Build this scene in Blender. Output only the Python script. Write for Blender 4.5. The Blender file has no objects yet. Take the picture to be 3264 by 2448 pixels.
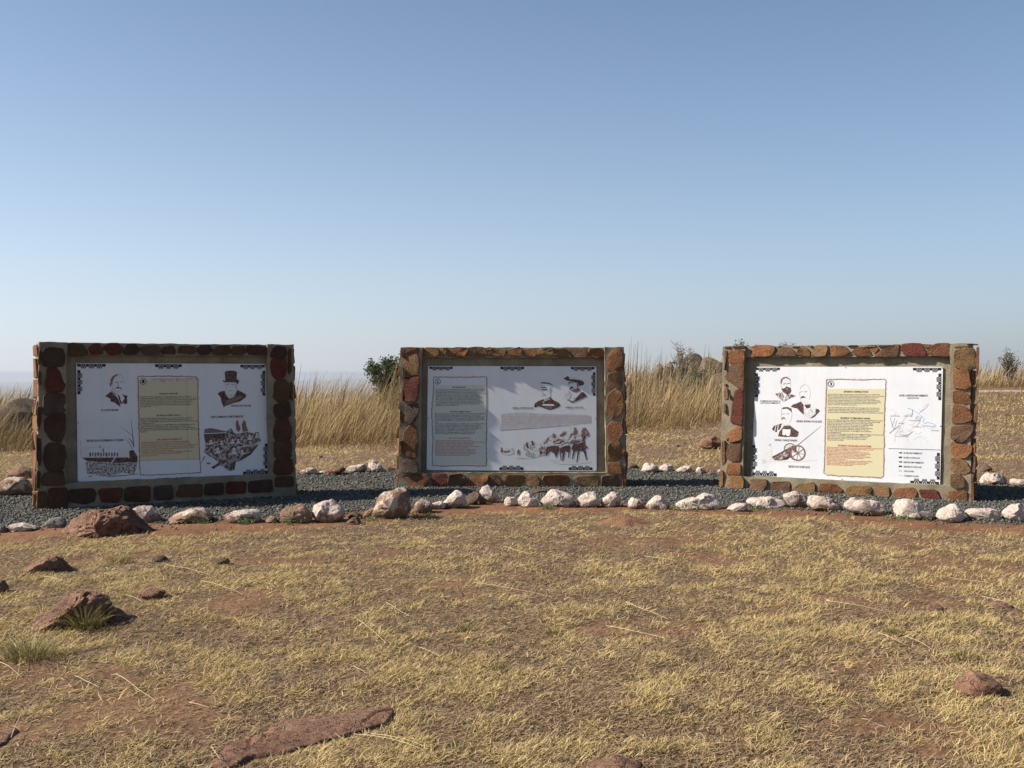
import bpy, bmesh, math, random
import numpy as np
from mathutils import Vector, Matrix

random.seed(7)
RNG = np.random.default_rng(11)
R = math.radians
SC = bpy.context.scene
COL = SC.collection

# ------------------------------------------------------------------ camera, sky, sun, exposure
F = 3444.0                      # focal length in pixels of the 3264 px wide photograph
EYE = 1.60
PITCH = math.atan((1224 - 1188) / F)
cam = bpy.data.cameras.new('camera')
cam.sensor_width = 36.0
cam.lens = 36.0 * F / 3264.0
cam.clip_start = 0.05
cam.clip_end = 60000.0
cam_ob = bpy.data.objects.new('camera', cam)
cam_ob.location = (0, 0, EYE)
cam_ob.rotation_euler = (math.pi / 2 - PITCH, 0, 0)
COL.objects.link(cam_ob)
SC.camera = cam_ob

SUN_EL = R(38.0)
SUN_H = Vector((-1.0, -0.105, 0)).normalized()     # horizontal direction towards the sun (from the left)
SUN_DIR = Vector((SUN_H.x * math.cos(SUN_EL), SUN_H.y * math.cos(SUN_EL), math.sin(SUN_EL)))

world = bpy.data.worlds.new('World')
SC.world = world
world.use_nodes = True
wn = world.node_tree
for n in list(wn.nodes):
    wn.nodes.remove(n)
w_out = wn.nodes.new('ShaderNodeOutputWorld')
w_bg = wn.nodes.new('ShaderNodeBackground')
w_sky = wn.nodes.new('ShaderNodeTexSky')
w_sky.sky_type = 'NISHITA'
w_sky.sun_disc = False
w_sky.sun_elevation = SUN_EL
w_sky.sun_rotation = math.atan2(SUN_H.x, SUN_H.y)
w_sky.altitude = 2000.0
w_sky.air_density = 0.72
w_sky.dust_density = 4.5
w_sky.ozone_density = 2.0
w_bg.inputs['Strength'].default_value = 0.10
# dry-season dust: a pale veil that thickens towards the horizon all round and glows a little more on the sun's side
w_tc = wn.nodes.new('ShaderNodeTexCoord')
w_sep = wn.nodes.new('ShaderNodeSeparateXYZ'); wn.links.new(w_tc.outputs['Generated'], w_sep.inputs[0])
w_abs = wn.nodes.new('ShaderNodeMath'); w_abs.operation = 'ABSOLUTE'; wn.links.new(w_sep.outputs['Z'], w_abs.inputs[0])
w_mul = wn.nodes.new('ShaderNodeMath'); w_mul.operation = 'MULTIPLY'; w_mul.inputs[1].default_value = -7.2
wn.links.new(w_abs.outputs[0], w_mul.inputs[0])
w_exp = wn.nodes.new('ShaderNodeMath'); w_exp.operation = 'EXPONENT'; wn.links.new(w_mul.outputs[0], w_exp.inputs[0])
w_fac = wn.nodes.new('ShaderNodeMath'); w_fac.operation = 'MULTIPLY'; w_fac.inputs[1].default_value = 0.92
wn.links.new(w_exp.outputs[0], w_fac.inputs[0])
w_dot = wn.nodes.new('ShaderNodeVectorMath'); w_dot.operation = 'DOT_PRODUCT'
w_dot.inputs[1].default_value = tuple(SUN_DIR); wn.links.new(w_tc.outputs['Generated'], w_dot.inputs[0])
w_ph = wn.nodes.new('ShaderNodeMath'); w_ph.operation = 'MULTIPLY_ADD'
w_ph.inputs[1].default_value = 0.75; w_ph.inputs[2].default_value = 1.0
wn.links.new(w_dot.outputs['Value'], w_ph.inputs[0])
w_veil = wn.nodes.new('ShaderNodeVectorMath'); w_veil.operation = 'SCALE'
w_veil.inputs[0].default_value = (3.5, 3.45, 4.05); wn.links.new(w_ph.outputs[0], w_veil.inputs['Scale'])
w_mix = wn.nodes.new('ShaderNodeMix'); w_mix.data_type = 'RGBA'
wn.links.new(w_fac.outputs[0], w_mix.inputs[0])
wn.links.new(w_sky.outputs[0], w_mix.inputs[6])
wn.links.new(w_veil.outputs[0], w_mix.inputs[7])
w_tint = wn.nodes.new('ShaderNodeMix'); w_tint.data_type = 'RGBA'; w_tint.blend_type = 'MULTIPLY'
w_tint.inputs[0].default_value = 1.0; w_tint.inputs[7].default_value = (0.94, 0.99, 0.91, 1)
wn.links.new(w_mix.outputs[2], w_tint.inputs[6])
wn.links.new(w_tint.outputs[2], w_bg.inputs[0])
wn.links.new(w_bg.outputs[0], w_out.inputs[0])

sun = bpy.data.lights.new('sun', 'SUN')
sun.energy = 5.0
sun.angle = R(0.53)
sun.color = (1.0, 0.93, 0.82)
sun_ob = bpy.data.objects.new('sun', sun)
sun_ob.rotation_euler = SUN_DIR.to_track_quat('Z', 'Y').to_euler()
sun_ob.location = (-20, -2, 20)
COL.objects.link(sun_ob)

SC.view_settings.view_transform = 'Standard'
SC.view_settings.look = 'None'
SC.view_settings.gamma = 1.0
SC.view_settings.use_curve_mapping = False
SC.view_settings.exposure = 0.9
SC.render.engine = 'CYCLES'
SC.cycles.max_bounces = 6
SC.cycles.volume_bounces = 0
SC.cycles.use_denoising = True

# ------------------------------------------------------------------ small helpers
CP, SP = math.cos(PITCH), math.sin(PITCH)


def ray(px, py):
    """direction (unnormalised) of the sight line through a point of the photograph"""
    a = (px - 1632.0) / F
    b = -(py - 1224.0) / F
    return Vector((a, CP + b * SP, -SP + b * CP))


def on_ground(px, py, z=0.0):
    d = ray(px, py)
    t = (z - EYE) / d.z
    return Vector((d.x * t, d.y * t, z))


def at_depth(px, py, y):
    d = ray(px, py)
    t = y / d.y
    return Vector((d.x * t, y, EYE + d.z * t))


_T = np.random.default_rng(5).random((256, 256)).astype(np.float64)
_P = np.random.default_rng(6).permutation(256)


def _sm(t):
    return t * t * (3 - 2 * t)


def vn(x, y, seed=0):
    """value noise in the plane, -1..1"""
    x = np.asarray(x, float) + seed * 17.31
    y = np.asarray(y, float) + seed * 41.77
    xi = np.floor(x).astype(int); yi = np.floor(y).astype(int)
    u = _sm(x - xi); v = _sm(y - yi)
    a = _T[xi & 255, yi & 255]; b = _T[(xi + 1) & 255, yi & 255]
    c = _T[xi & 255, (yi + 1) & 255]; d = _T[(xi + 1) & 255, (yi + 1) & 255]
    return 2 * ((a * (1 - u) + b * u) * (1 - v) + (c * (1 - u) + d * u) * v) - 1


def fbm(x, y, seed=0, octv=4):
    s = 0; a = 0.5; f = 1.0
    for k in range(octv):
        s = s + a * vn(np.asarray(x) * f, np.asarray(y) * f, seed + k * 3)
        a *= 0.5; f *= 2.03
    return s


def vn3(p, seed=0):
    """value noise in space, -1..1; p is (n,3)"""
    z = p[:, 2] + seed * 9.7
    zi = np.floor(z).astype(int); w = _sm(z - zi)
    n0 = np.empty(len(p)); n1 = np.empty(len(p))
    o0 = _P[zi & 255]; o1 = _P[(zi + 1) & 255]
    n0 = vn(p[:, 0] + o0 * 3.0, p[:, 1] + o0 * 7.0, seed)
    n1 = vn(p[:, 0] + o1 * 3.0, p[:, 1] + o1 * 7.0, seed)
    return n0 * (1 - w) + n1 * w


def sstep(a, b, x):
    t = np.clip((np.asarray(x, float) - a) / (b - a), 0, 1)
    return t * t * (3 - 2 * t)


def new_mesh(name, verts, faces, smooth=False, mats=(), midx=None):
    me = bpy.data.meshes.new(name)
    me.from_pydata([tuple(map(float, v)) for v in verts], [], [tuple(map(int, f)) for f in faces])
    for m in mats:
        me.materials.append(m)
    if midx is not None:
        me.polygons.foreach_set('material_index', np.asarray(midx, np.int32))
    if smooth:
        me.polygons.foreach_set('use_smooth', np.ones(len(me.polygons), bool))
    me.update()
    return me


def fast_mesh(name, verts, tris, mats=(), colors=None, smooth=False):
    """big triangle mesh straight from arrays"""
    verts = np.ascontiguousarray(verts, np.float32); tris = np.ascontiguousarray(tris, np.int32)
    me = bpy.data.meshes.new(name)
    me.vertices.add(len(verts)); me.vertices.foreach_set('co', verts.ravel())
    me.loops.add(tris.size); me.loops.foreach_set('vertex_index', tris.ravel())
    me.polygons.add(len(tris))
    me.polygons.foreach_set('loop_start', np.arange(0, tris.size, 3, dtype=np.int32))
    me.update(calc_edges=True)
    if smooth:
        me.polygons.foreach_set('use_smooth', np.ones(len(tris), bool))
    for m in mats:
        me.materials.append(m)
    if colors is not None:
        at = me.attributes.new('tint', 'FLOAT_COLOR', 'POINT')
        c = np.ones((len(verts), 4), np.float32); c[:, :3] = np.asarray(colors) * ALBEDO
        at.data.foreach_set('color', c.ravel())
    me.validate()
    return me


def link(name, me, parent=None, loc=None, rotz=None, label=None, cat=None, group=None, kind=None):
    o = bpy.data.objects.new(name, me)
    COL.objects.link(o)
    if parent is not None:
        o.parent = parent
    if loc is not None:
        o.location = loc
    if rotz is not None:
        o.rotation_euler = (0, 0, rotz)
    if label:
        o['label'] = label
    if cat:
        o['category'] = cat
    if group:
        o['group'] = group
    if kind:
        o['kind'] = kind
    return o


# ------------------------------------------------------------------ materials
def mat(name):
    m = bpy.data.materials.new(name)
    m.use_nodes = True
    nt = m.node_tree
    bs = nt.nodes['Principled BSDF']
    bs.inputs['Roughness'].default_value = 0.85
    bs.inputs['Specular IOR Level'].default_value = 0.25
    return m, nt, bs


def nd(nt, typ, **kw):
    n = nt.nodes.new(typ)
    for k, v in kw.items():
        if k in n.inputs.keys():
            n.inputs[k].default_value = v
        else:
            setattr(n, k, v)
    return n


def ramp(nt, fac, stops):
    r = nt.nodes.new('ShaderNodeValToRGB')
    e = r.color_ramp.elements
    while len(e) < len(stops):
        e.new(0.5)
    for el, (p, c) in zip(e, stops):
        el.position = p
        el.color = (*c, 1) if len(c) == 3 else c
    nt.links.new(fac, r.inputs[0])
    return r


def mixc(nt, fac, a, b, blend='MIX'):
    m = nt.nodes.new('ShaderNodeMix')
    m.data_type = 'RGBA'; m.blend_type = blend
    for sock, v in ((m.inputs[0], fac), (m.inputs[6], a), (m.inputs[7], b)):
        if isinstance(v, (int, float)):
            sock.default_value = v
        elif isinstance(v, tuple):
            sock.default_value = (*v, 1)
        else:
            nt.links.new(v, sock)
    return m.outputs[2]


ALBEDO = 0.67        # measured tones of sun-baked rock, earth and straw, brought to their reflectance


def reflect(nt, c, k=None):
    k = ALBEDO if k is None else k
    return mixc(nt, 1.0, c, (k, k, k), 'MULTIPLY')


def bump(nt, bs, height, strength, dist):
    b = nt.nodes.new('ShaderNodeBump')
    b.inputs['Strength'].default_value = strength
    b.inputs['Distance'].default_value = dist
    nt.links.new(height, b.inputs['Height'])
    nt.links.new(b.outputs[0], bs.inputs['Normal'])


def noise(nt, vec, scale, detail=5, rough=0.6):
    n = nt.nodes.new('ShaderNodeTexNoise')
    n.inputs['Scale'].default_value = scale
    n.inputs['Detail'].default_value = detail
    n.inputs['Roughness'].default_value = rough
    nt.links.new(vec, n.inputs['Vector'])
    return n.outputs[0]


def m_flat(name, col, rough=0.8):
    m, nt, bs = mat(name)
    bs.inputs['Base Color'].default_value = (*col, 1)
    bs.inputs['Roughness'].default_value = rough
    return m


def m_wall_stone(name, stops):
    m, nt, bs = mat(name)
    oi = nt.nodes.new('ShaderNodeObjectInfo')
    tc = nt.nodes.new('ShaderNodeTexCoord')
    base = ramp(nt, oi.outputs['Random'], stops)
    base.color_ramp.interpolation = 'CONSTANT'
    n1 = noise(nt, tc.outputs['Object'], 7, 6, 0.65)
    n2 = noise(nt, tc.outputs['Object'], 38, 5, 0.7)
    r1 = ramp(nt, n1, [(0.3, (0.55, 0.5, 0.5)), (0.55, (1.0, 1.0, 1.0)), (0.75, (1.25, 1.12, 0.9))])
    c = mixc(nt, 0.75, base.outputs[0], r1.outputs[0], 'MULTIPLY')
    r2 = ramp(nt, n2, [(0.35, (0.6, 0.58, 0.56)), (0.6, (1.05, 1.05, 1.05))])
    c = mixc(nt, 0.6, c, r2.outputs[0], 'MULTIPLY')
    nt.links.new(reflect(nt, c), bs.inputs['Base Color'])
    bump(nt, bs, n2, 1.0, 0.022)
    return m


M_STONE = m_wall_stone('brown_sandstone', [(0.0, (0.28, 0.125, 0.054)), (0.2, (0.31, 0.165, 0.066)), (0.4, (0.24, 0.105, 0.052)),
                                           (0.55, (0.28, 0.16, 0.077)), (0.7, (0.32, 0.14, 0.06)), (0.86, (0.20, 0.11, 0.062))])
M_STONE_DARK = m_wall_stone('dark_weathered_sandstone', [(0.0, (0.09, 0.055, 0.042)), (0.5, (0.13, 0.085, 0.06))])
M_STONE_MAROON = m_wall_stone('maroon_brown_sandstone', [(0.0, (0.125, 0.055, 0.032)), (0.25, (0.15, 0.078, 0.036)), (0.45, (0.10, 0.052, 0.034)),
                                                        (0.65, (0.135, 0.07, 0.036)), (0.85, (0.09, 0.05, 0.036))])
M_STONE_RED = m_wall_stone('red_sandstone', [(0.0, (0.19, 0.052, 0.034)), (0.5, (0.165, 0.046, 0.03))])


def m_mortar():
    m, nt, bs = mat('mortar')
    tc = nt.nodes.new('ShaderNodeTexCoord')
    n1 = noise(nt, tc.outputs['Object'], 3.5, 6, 0.65)
    n2 = noise(nt, tc.outputs['Object'], 45, 4, 0.6)
    c = ramp(nt, n1, [(0.3, (0.20, 0.165, 0.11)), (0.5, (0.285, 0.24, 0.165)), (0.72, (0.37, 0.315, 0.225))])
    c2 = ramp(nt, n2, [(0.35, (0.75, 0.75, 0.75)), (0.6, (1.05, 1.05, 1.05))])
    nt.links.new(reflect(nt, mixc(nt, 0.7, c.outputs[0], c2.outputs[0], 'MULTIPLY'), 0.74), bs.inputs['Base Color'])
    bump(nt, bs, n2, 0.7, 0.008)
    return m


M_MORTAR = m_mortar()


def m_painted_rock():
    """white lime wash, worn off to the raw rock by an amount set on each rock"""
    m, nt, bs = mat('limewashed_rock')
    tc = nt.nodes.new('ShaderNodeTexCoord')
    at = nt.nodes.new('ShaderNodeAttribute'); at.attribute_type = 'OBJECT'; at.attribute_name = 'wear'
    oi = nt.nodes.new('ShaderNodeObjectInfo')
    sx = nt.nodes.new('ShaderNodeSeparateXYZ'); nt.links.new(tc.outputs['Object'], sx.inputs[0])
    off = nt.nodes.new('ShaderNodeVectorMath'); off.operation = 'ADD'
    nt.links.new(tc.outputs['Object'], off.inputs[0])
    cr = nt.nodes.new('ShaderNodeCombineXYZ')
    mul = nt.nodes.new('ShaderNodeMath'); mul.operation = 'MULTIPLY'; mul.inputs[1].default_value = 40
    nt.links.new(oi.outputs['Random'], mul.inputs[0])
    nt.links.new(mul.outputs[0], cr.inputs[0]); nt.links.new(mul.outputs[0], cr.inputs[1])
    nt.links.new(cr.outputs[0], off.inputs[1])
    big = noise(nt, off.outputs[0], 6.5, 7, 0.68)
    fine = noise(nt, off.outputs[0], 42, 5, 0.7)
    white = ramp(nt, fine, [(0.3, (0.38, 0.25, 0.185)), (0.46, (0.60, 0.475, 0.40)), (0.62, (0.75, 0.65, 0.58)), (0.78, (0.84, 0.77, 0.72))])
    raw = ramp(nt, big, [(0.3, (0.17, 0.10, 0.065)), (0.55, (0.30, 0.19, 0.125)), (0.75, (0.38, 0.25, 0.16))])
    # splash of red earth near the foot: dirt with the height of a few centimetres
    foot = nt.nodes.new('ShaderNodeMapRange')
    foot.inputs[1].default_value = 0.10; foot.inputs[2].default_value = 0.0
    foot.inputs[3].default_value = 0.0; foot.inputs[4].default_value = 0.22
    nt.links.new(sx.outputs['Z'], foot.inputs[0])
    s = nt.nodes.new('ShaderNodeMath'); s.operation = 'ADD'
    nt.links.new(at.outputs['Fac'], s.inputs[0]); nt.links.new(foot.outputs[0], s.inputs[1])
    d = nt.nodes.new('ShaderNodeMath'); d.operation = 'SUBTRACT'
    nt.links.new(s.outputs[0], d.inputs[0]); nt.links.new(big, d.inputs[1])
    k = nt.nodes.new('ShaderNodeMapRange')
    k.inputs[1].default_value = -0.04; k.inputs[2].default_value = 0.05
    nt.links.new(d.outputs[0], k.inputs[0])
    nt.links.new(reflect(nt, mixc(nt, k.outputs[0], white.outputs[0], raw.outputs[0]), 0.66), bs.inputs['Base Color'])
    bump(nt, bs, fine, 0.9, 0.02)
    return m


M_PAINTED = m_painted_rock()


def m_raw_rock(name, stops, bstr=0.9, lichen=0.0):
    m, nt, bs = mat(name)
    tc = nt.nodes.new('ShaderNodeTexCoord')
    oi = nt.nodes.new('ShaderNodeObjectInfo')
    ad = nt.nodes.new('ShaderNodeVectorMath'); ad.operation = 'ADD'
    sc = nt.nodes.new('ShaderNodeMath'); sc.operation = 'MULTIPLY'; sc.inputs[1].default_value = 30.0
    nt.links.new(oi.outputs['Random'], sc.inputs[0])
    nt.links.new(tc.outputs['Object'], ad.inputs[0]); nt.links.new(sc.outputs[0], ad.inputs[1])
    vec = ad.outputs[0]
    n1 = noise(nt, vec, 5, 7, 0.65)
    n2 = noise(nt, vec, 36, 6, 0.72)
    c = ramp(nt, n1, stops).outputs[0]
    r2 = ramp(nt, n2, [(0.35, (0.55, 0.55, 0.55)), (0.62, (1.12, 1.12, 1.12))])
    c = mixc(nt, 0.65, c, r2.outputs[0], 'MULTIPLY')
    h = n2
    if lichen:
        ln = ramp(nt, noise(nt, vec, 11, 6, 0.7), [(0.60, (0, 0, 0)), (0.68, (lichen, lichen, lichen))])
        c = mixc(nt, ln.outputs[0], c, (0.42, 0.37, 0.29))
        vo = nt.nodes.new('ShaderNodeTexVoronoi'); vo.feature = 'DISTANCE_TO_EDGE'; vo.inputs['Scale'].default_value = 4.5
        wv = nt.nodes.new('ShaderNodeVectorMath'); wv.operation = 'ADD'
        nz = nt.nodes.new('ShaderNodeTexNoise'); nz.inputs['Scale'].default_value = 7.0; nt.links.new(vec, nz.inputs['Vector'])
        nt.links.new(vec, wv.inputs[0]); nt.links.new(nz.outputs['Color'], wv.inputs[1]); nt.links.new(wv.outputs[0], vo.inputs['Vector'])
        ck = ramp(nt, vo.outputs['Distance'], [(0.0, (0.25, 0.25, 0.25)), (0.035, (1, 1, 1))])
        c = mixc(nt, 0.8, c, ck.outputs[0], 'MULTIPLY')
        hm = nt.nodes.new('ShaderNodeMath'); hm.operation = 'MULTIPLY'
        nt.links.new(n2, hm.inputs[0]); nt.links.new(ck.outputs[0], hm.inputs[1])
        h = hm.outputs[0]
    nt.links.new(reflect(nt, c), bs.inputs['Base Color'])
    bump(nt, bs, h, bstr, 0.025)
    return m


M_REDROCK = m_raw_rock('red_boulder_rock', [(0.28, (0.16, 0.08, 0.052)), (0.45, (0.29, 0.15, 0.095)), (0.6, (0.36, 0.195, 0.122)), (0.74, (0.45, 0.28, 0.185))], 1.0, 0.5)
M_GREYROCK = m_raw_rock('lichen_rock', [(0.3, (0.13, 0.09, 0.055)), (0.5, (0.21, 0.15, 0.095)), (0.7, (0.29, 0.215, 0.14))], 0.9, 0.4)
M_DARKROCK = m_raw_rock('dark_brown_rock', [(0.3, (0.09, 0.06, 0.045)), (0.55, (0.18, 0.11, 0.075)), (0.75, (0.25, 0.16, 0.1))])
M_SLAB = m_raw_rock('grey_stone', [(0.3, (0.2, 0.19, 0.18)), (0.6, (0.34, 0.32, 0.3))])
M_SOIL = m_raw_rock('red_soil', [(0.3, (0.22, 0.105, 0.055)), (0.5, (0.29, 0.15, 0.08)), (0.7, (0.34, 0.185, 0.10))], 1.0)


def m_tinted(name, rough=0.8, trans=0.0):
    m, nt, bs = mat(name)
    a = nt.nodes.new('ShaderNodeAttribute'); a.attribute_name = 'tint'
    nt.links.new(a.outputs['Color'], bs.inputs['Base Color'])
    bs.inputs['Roughness'].default_value = rough
    bs.inputs['Specular IOR Level'].default_value = 0.10
    if trans:
        t = nt.nodes.new('ShaderNodeBsdfTranslucent')
        nt.links.new(a.outputs['Color'], t.inputs[0])
        mx = nt.nodes.new('ShaderNodeMixShader'); mx.inputs[0].default_value = trans
        nt.links.new(bs.outputs[0], mx.inputs[1]); nt.links.new(t.outputs[0], mx.inputs[2])
        nt.links.new(mx.outputs[0], nt.nodes['Material Output'].inputs[0])
    return m


M_GRASS = m_tinted('dry_grass', 0.7, 0.25)
M_GRAVEL = m_tinted('gravel_chips', 0.8)
M_LEAF = m_tinted('leaves', 0.6, 0.2)


def m_ground():
    m, nt, bs = mat('ground_earth')
    a = nt.nodes.new('ShaderNodeAttribute'); a.attribute_name = 'cover'
    sp = nt.nodes.new('ShaderNodeSeparateColor'); nt.links.new(a.outputs['Color'], sp.inputs[0])
    tc = nt.nodes.new('ShaderNodeTexCoord')
    n1 = noise(nt, tc.outputs['Object'], 1.7, 6, 0.6)
    n2 = noise(nt, tc.outputs['Object'], 22, 5, 0.65)
    n3 = noise(nt, tc.outputs['Object'], 90, 3, 0.6)
    soil = ramp(nt, n1, [(0.3, (0.16, 0.072, 0.034)), (0.5, (0.235, 0.108, 0.05)), (0.7, (0.30, 0.148, 0.072))])
    thatch = ramp(nt, n2, [(0.3, (0.085, 0.053, 0.03)), (0.5, (0.185, 0.12, 0.066)), (0.7, (0.34, 0.24, 0.125))])
    far = ramp(nt, noise(nt, tc.outputs['Object'], 0.004, 6, 0.6), [(0.3, (0.10, 0.10, 0.06)), (0.6, (0.26, 0.20, 0.11))])
    grv = ramp(nt, n3, [(0.3, (0.03, 0.033, 0.03)), (0.65, (0.10, 0.105, 0.1))])
    c = mixc(nt, sp.outputs[0], thatch.outputs[0], soil.outputs[0])
    c = mixc(nt, sp.outputs[1], c, grv.outputs[0])
    c = mixc(nt, sp.outputs[2], c, far.outputs[0])
    r3 = ramp(nt, n3, [(0.3, (0.7, 0.7, 0.7)), (0.65, (1.08, 1.08, 1.08))])
    nt.links.new(reflect(nt, mixc(nt, 0.6, c, r3.outputs[0], 'MULTIPLY')), bs.inputs['Base Color'])
    bump(nt, bs, n2, 0.7, 0.03)
    return m


M_GROUND = m_ground()

# ------------------------------------------------------------------ the ground: hilltop, slope, plain and far hills in one sheet
FRONT_LINE = [(-30, 7.6), (-12, 9.6), (-7.2, 10.55), (-5.6, 10.95), (-4.4, 11.25), (-3.2, 11.6), (-2.2, 12.0), (-1.5, 12.5), (-0.9, 12.95),
              (-0.2, 13.35), (0.6, 13.2), (1.5, 13.1), (2.4, 12.95), (3.3, 12.6), (4.0, 12.1), (4.8, 11.65), (5.6, 11.35), (6.6, 11.2),
              (9, 11.0), (30, 10.5)]
BACK_LINE = [(-30, 12.6), (-9, 13.9), (-6.5, 14.3), (-5, 15.6), (-3.6, 17.0), (-2, 17.4), (0, 17.7), (2.2, 17.6), (3.4, 17.4), (5, 16.6),
             (6.6, 15.7), (8, 15.2), (11, 14.5), (30, 14)]
FLX, FLY = map(np.array, zip(*FRONT_LINE))
BLX, BLY = map(np.array, zip(*BACK_LINE))


def front_y(x):
    return np.interp(x, FLX, FLY)


def back_y(x):
    return np.interp(x, BLX, BLY)


def pad_mask(x, y):
    """1 on the gravel bed, 0 outside"""
    w = 0.10 + 0.06 * vn(x * 2.3, y * 2.3, 3)
    a = sstep(-w, w, y - front_y(x) - 0.05)
    b = sstep(-w, w, back_y(x) - y)
    return a * b * sstep(-8.6, -7.9, x) * sstep(9.6, 9.0, x)


def soil_patch(x, y):
    return sstep(0.21, 0.44, fbm(x * 1.1, y * 1.1, 23, 4) + 0.16 * vn(x * 6.5, y * 6.5, 29) + 0.1 * vn(x * 15, y * 15, 30))


def tall_front(x):
    """nearest edge of the tall grass"""
    return np.interp(x, [-40, -12, -6, -2, 1, 3, 6, 8, 10, 30], [19, 20.5, 21.5, 22, 24.5, 26.5, 28, 33, 42.5, 44]) + 1.2 * fbm(np.asarray(x) * 0.7, 0 * np.asarray(x), 4, 3)


def H(x, y):
    x = np.asarray(x, float); y = np.asarray(y, float)
    r = np.hypot(x, y)
    h = sstep(18, 46, y) * (0.20 + 0.80 * sstep(-6, 9, x))
    near = np.exp(-(r / 90.0) ** 2)
    h = h + near * (0.035 * fbm(x * 0.55, y * 0.55, 1, 3) + 0.022 * fbm(x * 2.6, y * 2.6, 2, 3) * sstep(9, 3, 0 * x))
    pad = pad_mask(x, y)
    h = h * (1 - 0.8 * pad) + pad * (0.0 + 0.03 * sstep(13, 17, y))
    # the plateau breaks off: soon on the left, later on the right
    edge = 30 + 46 * sstep(-7, 10, x)
    d = np.maximum(np.maximum(y - edge, -x - 34), np.maximum(x - 260, -y - 120))
    h = h - 235 * sstep(0, 1100, d) + 5 * sstep(10, 200, d) * fbm(x * 0.01, y * 0.01, 8, 4)
    ang = np.arctan2(x, y)
    ridge = 0.62 + 0.5 * fbm(ang * 5.0 + 3.1, r * 0.00006, 12, 4)
    h = h + 165 * np.exp(-((r - 9500) / 1300.0) ** 2) * ridge
    ridge2 = 0.75 + 0.5 * fbm(ang * 3.2 + 9.4, r * 0.00004, 15, 4)
    h = h + 200 * np.exp(-((r - 15500) / 2200.0) ** 2) * ridge2
    return h


def Hs(x, y):
    return float(H(np.array([x]), np.array([y]))[0])


def build_ground():
    fine = np.linspace(R(-42), R(42), 300)
    coarse = np.linspace(R(42), R(318), 70)[1:-1]
    ang = np.concatenate([fine, coarse])
    rad = np.concatenate([[0.35], np.geomspace(1.2, 3.2, 14)[:-1], np.geomspace(3.2, 19, 270)[:-1], np.geomspace(19, 60, 70)[:-1],
                          np.geomspace(60, 900, 60)[:-1], np.linspace(900, 26000, 120)])
    A, Rr = np.meshgrid(ang, rad)
    x = (np.sin(A) * Rr).ravel(); y = (np.cos(A) * Rr).ravel()
    z = H(x, y)
    na, nr = len(ang), len(rad)
    i = np.arange(nr - 1)[:, None] * na; j = np.arange(na)[None, :]; j2 = (j + 1) % na
    a = (i + j).ravel(); b = (i + j2).ravel(); c = (i + na + j2).ravel(); d = (i + na + j).ravel()
    tris = np.concatenate([np.stack([a, c, b], 1), np.stack([a, d, c], 1)])
    me = fast_mesh('ground', np.stack([x, y, z], 1), tris, [M_GROUND], smooth=True)
    # what covers the earth: r = bare red soil, g = gravel, b = far country
    fy = front_y(x)
    strip = sstep(-1.3, -0.65, y - fy + 0.35 * fbm(x * 1.5, y * 1.5, 21, 3)) * (y < fy + 0.5)
    back = sstep(1.3, 0.2, y - back_y(x) + 0.6 * fbm(x * 1.1, y * 1.1, 22, 3)) * (y > back_y(x) - 0.4)
    patch = soil_patch(x, y)
    soil = np.clip(np.maximum(np.maximum(strip, back), 0.65 * patch), 0, 1)
    road = np.exp(-((y - 39.8 - 0.06 * x) / 0.75) ** 4) * sstep(9, 11, x)
    soil = np.maximum(soil, road * 0.6)
    cov = np.zeros((len(x), 4), np.float32); cov[:, 3] = 1
    cov[:, 0] = soil; cov[:, 1] = pad_mask(x, y) * 0.92; cov[:, 2] = sstep(60, 300, np.hypot(x, y))
    at = me.attributes.new('cover', 'FLOAT_COLOR', 'POINT'); at.data.foreach_set('color', cov.ravel())
    return link('ground', me, kind='structure')


build_ground()


def build_track():
    X = np.linspace(6, 60, 110)
    n = len(X)
    V = []
    for k, off in enumerate((-0.85, -0.45, 0.0, 0.45, 0.85)):
        y = 39.8 + 0.06 * X + off + 0.12 * fbm(X * .5, 0 * X + k, 44, 3)
        V.append(np.column_stack([X, y, H(X, y) + (0.012 if abs(off) < .8 else -0.03)]))
    V = np.concatenate(V)
    Fc = [(k * n + i, k * n + i + 1, (k + 1) * n + i + 1, (k + 1) * n + i) for k in range(4) for i in range(n - 1)]
    m = m_raw_rock('pale_track_earth', [(0.3, (0.42, 0.32, 0.2)), (0.7, (0.58, 0.47, 0.32))], .6)
    link('dirt_track', new_mesh('dirt_track', V, Fc, True, [m]), kind='structure')


build_track()

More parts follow.
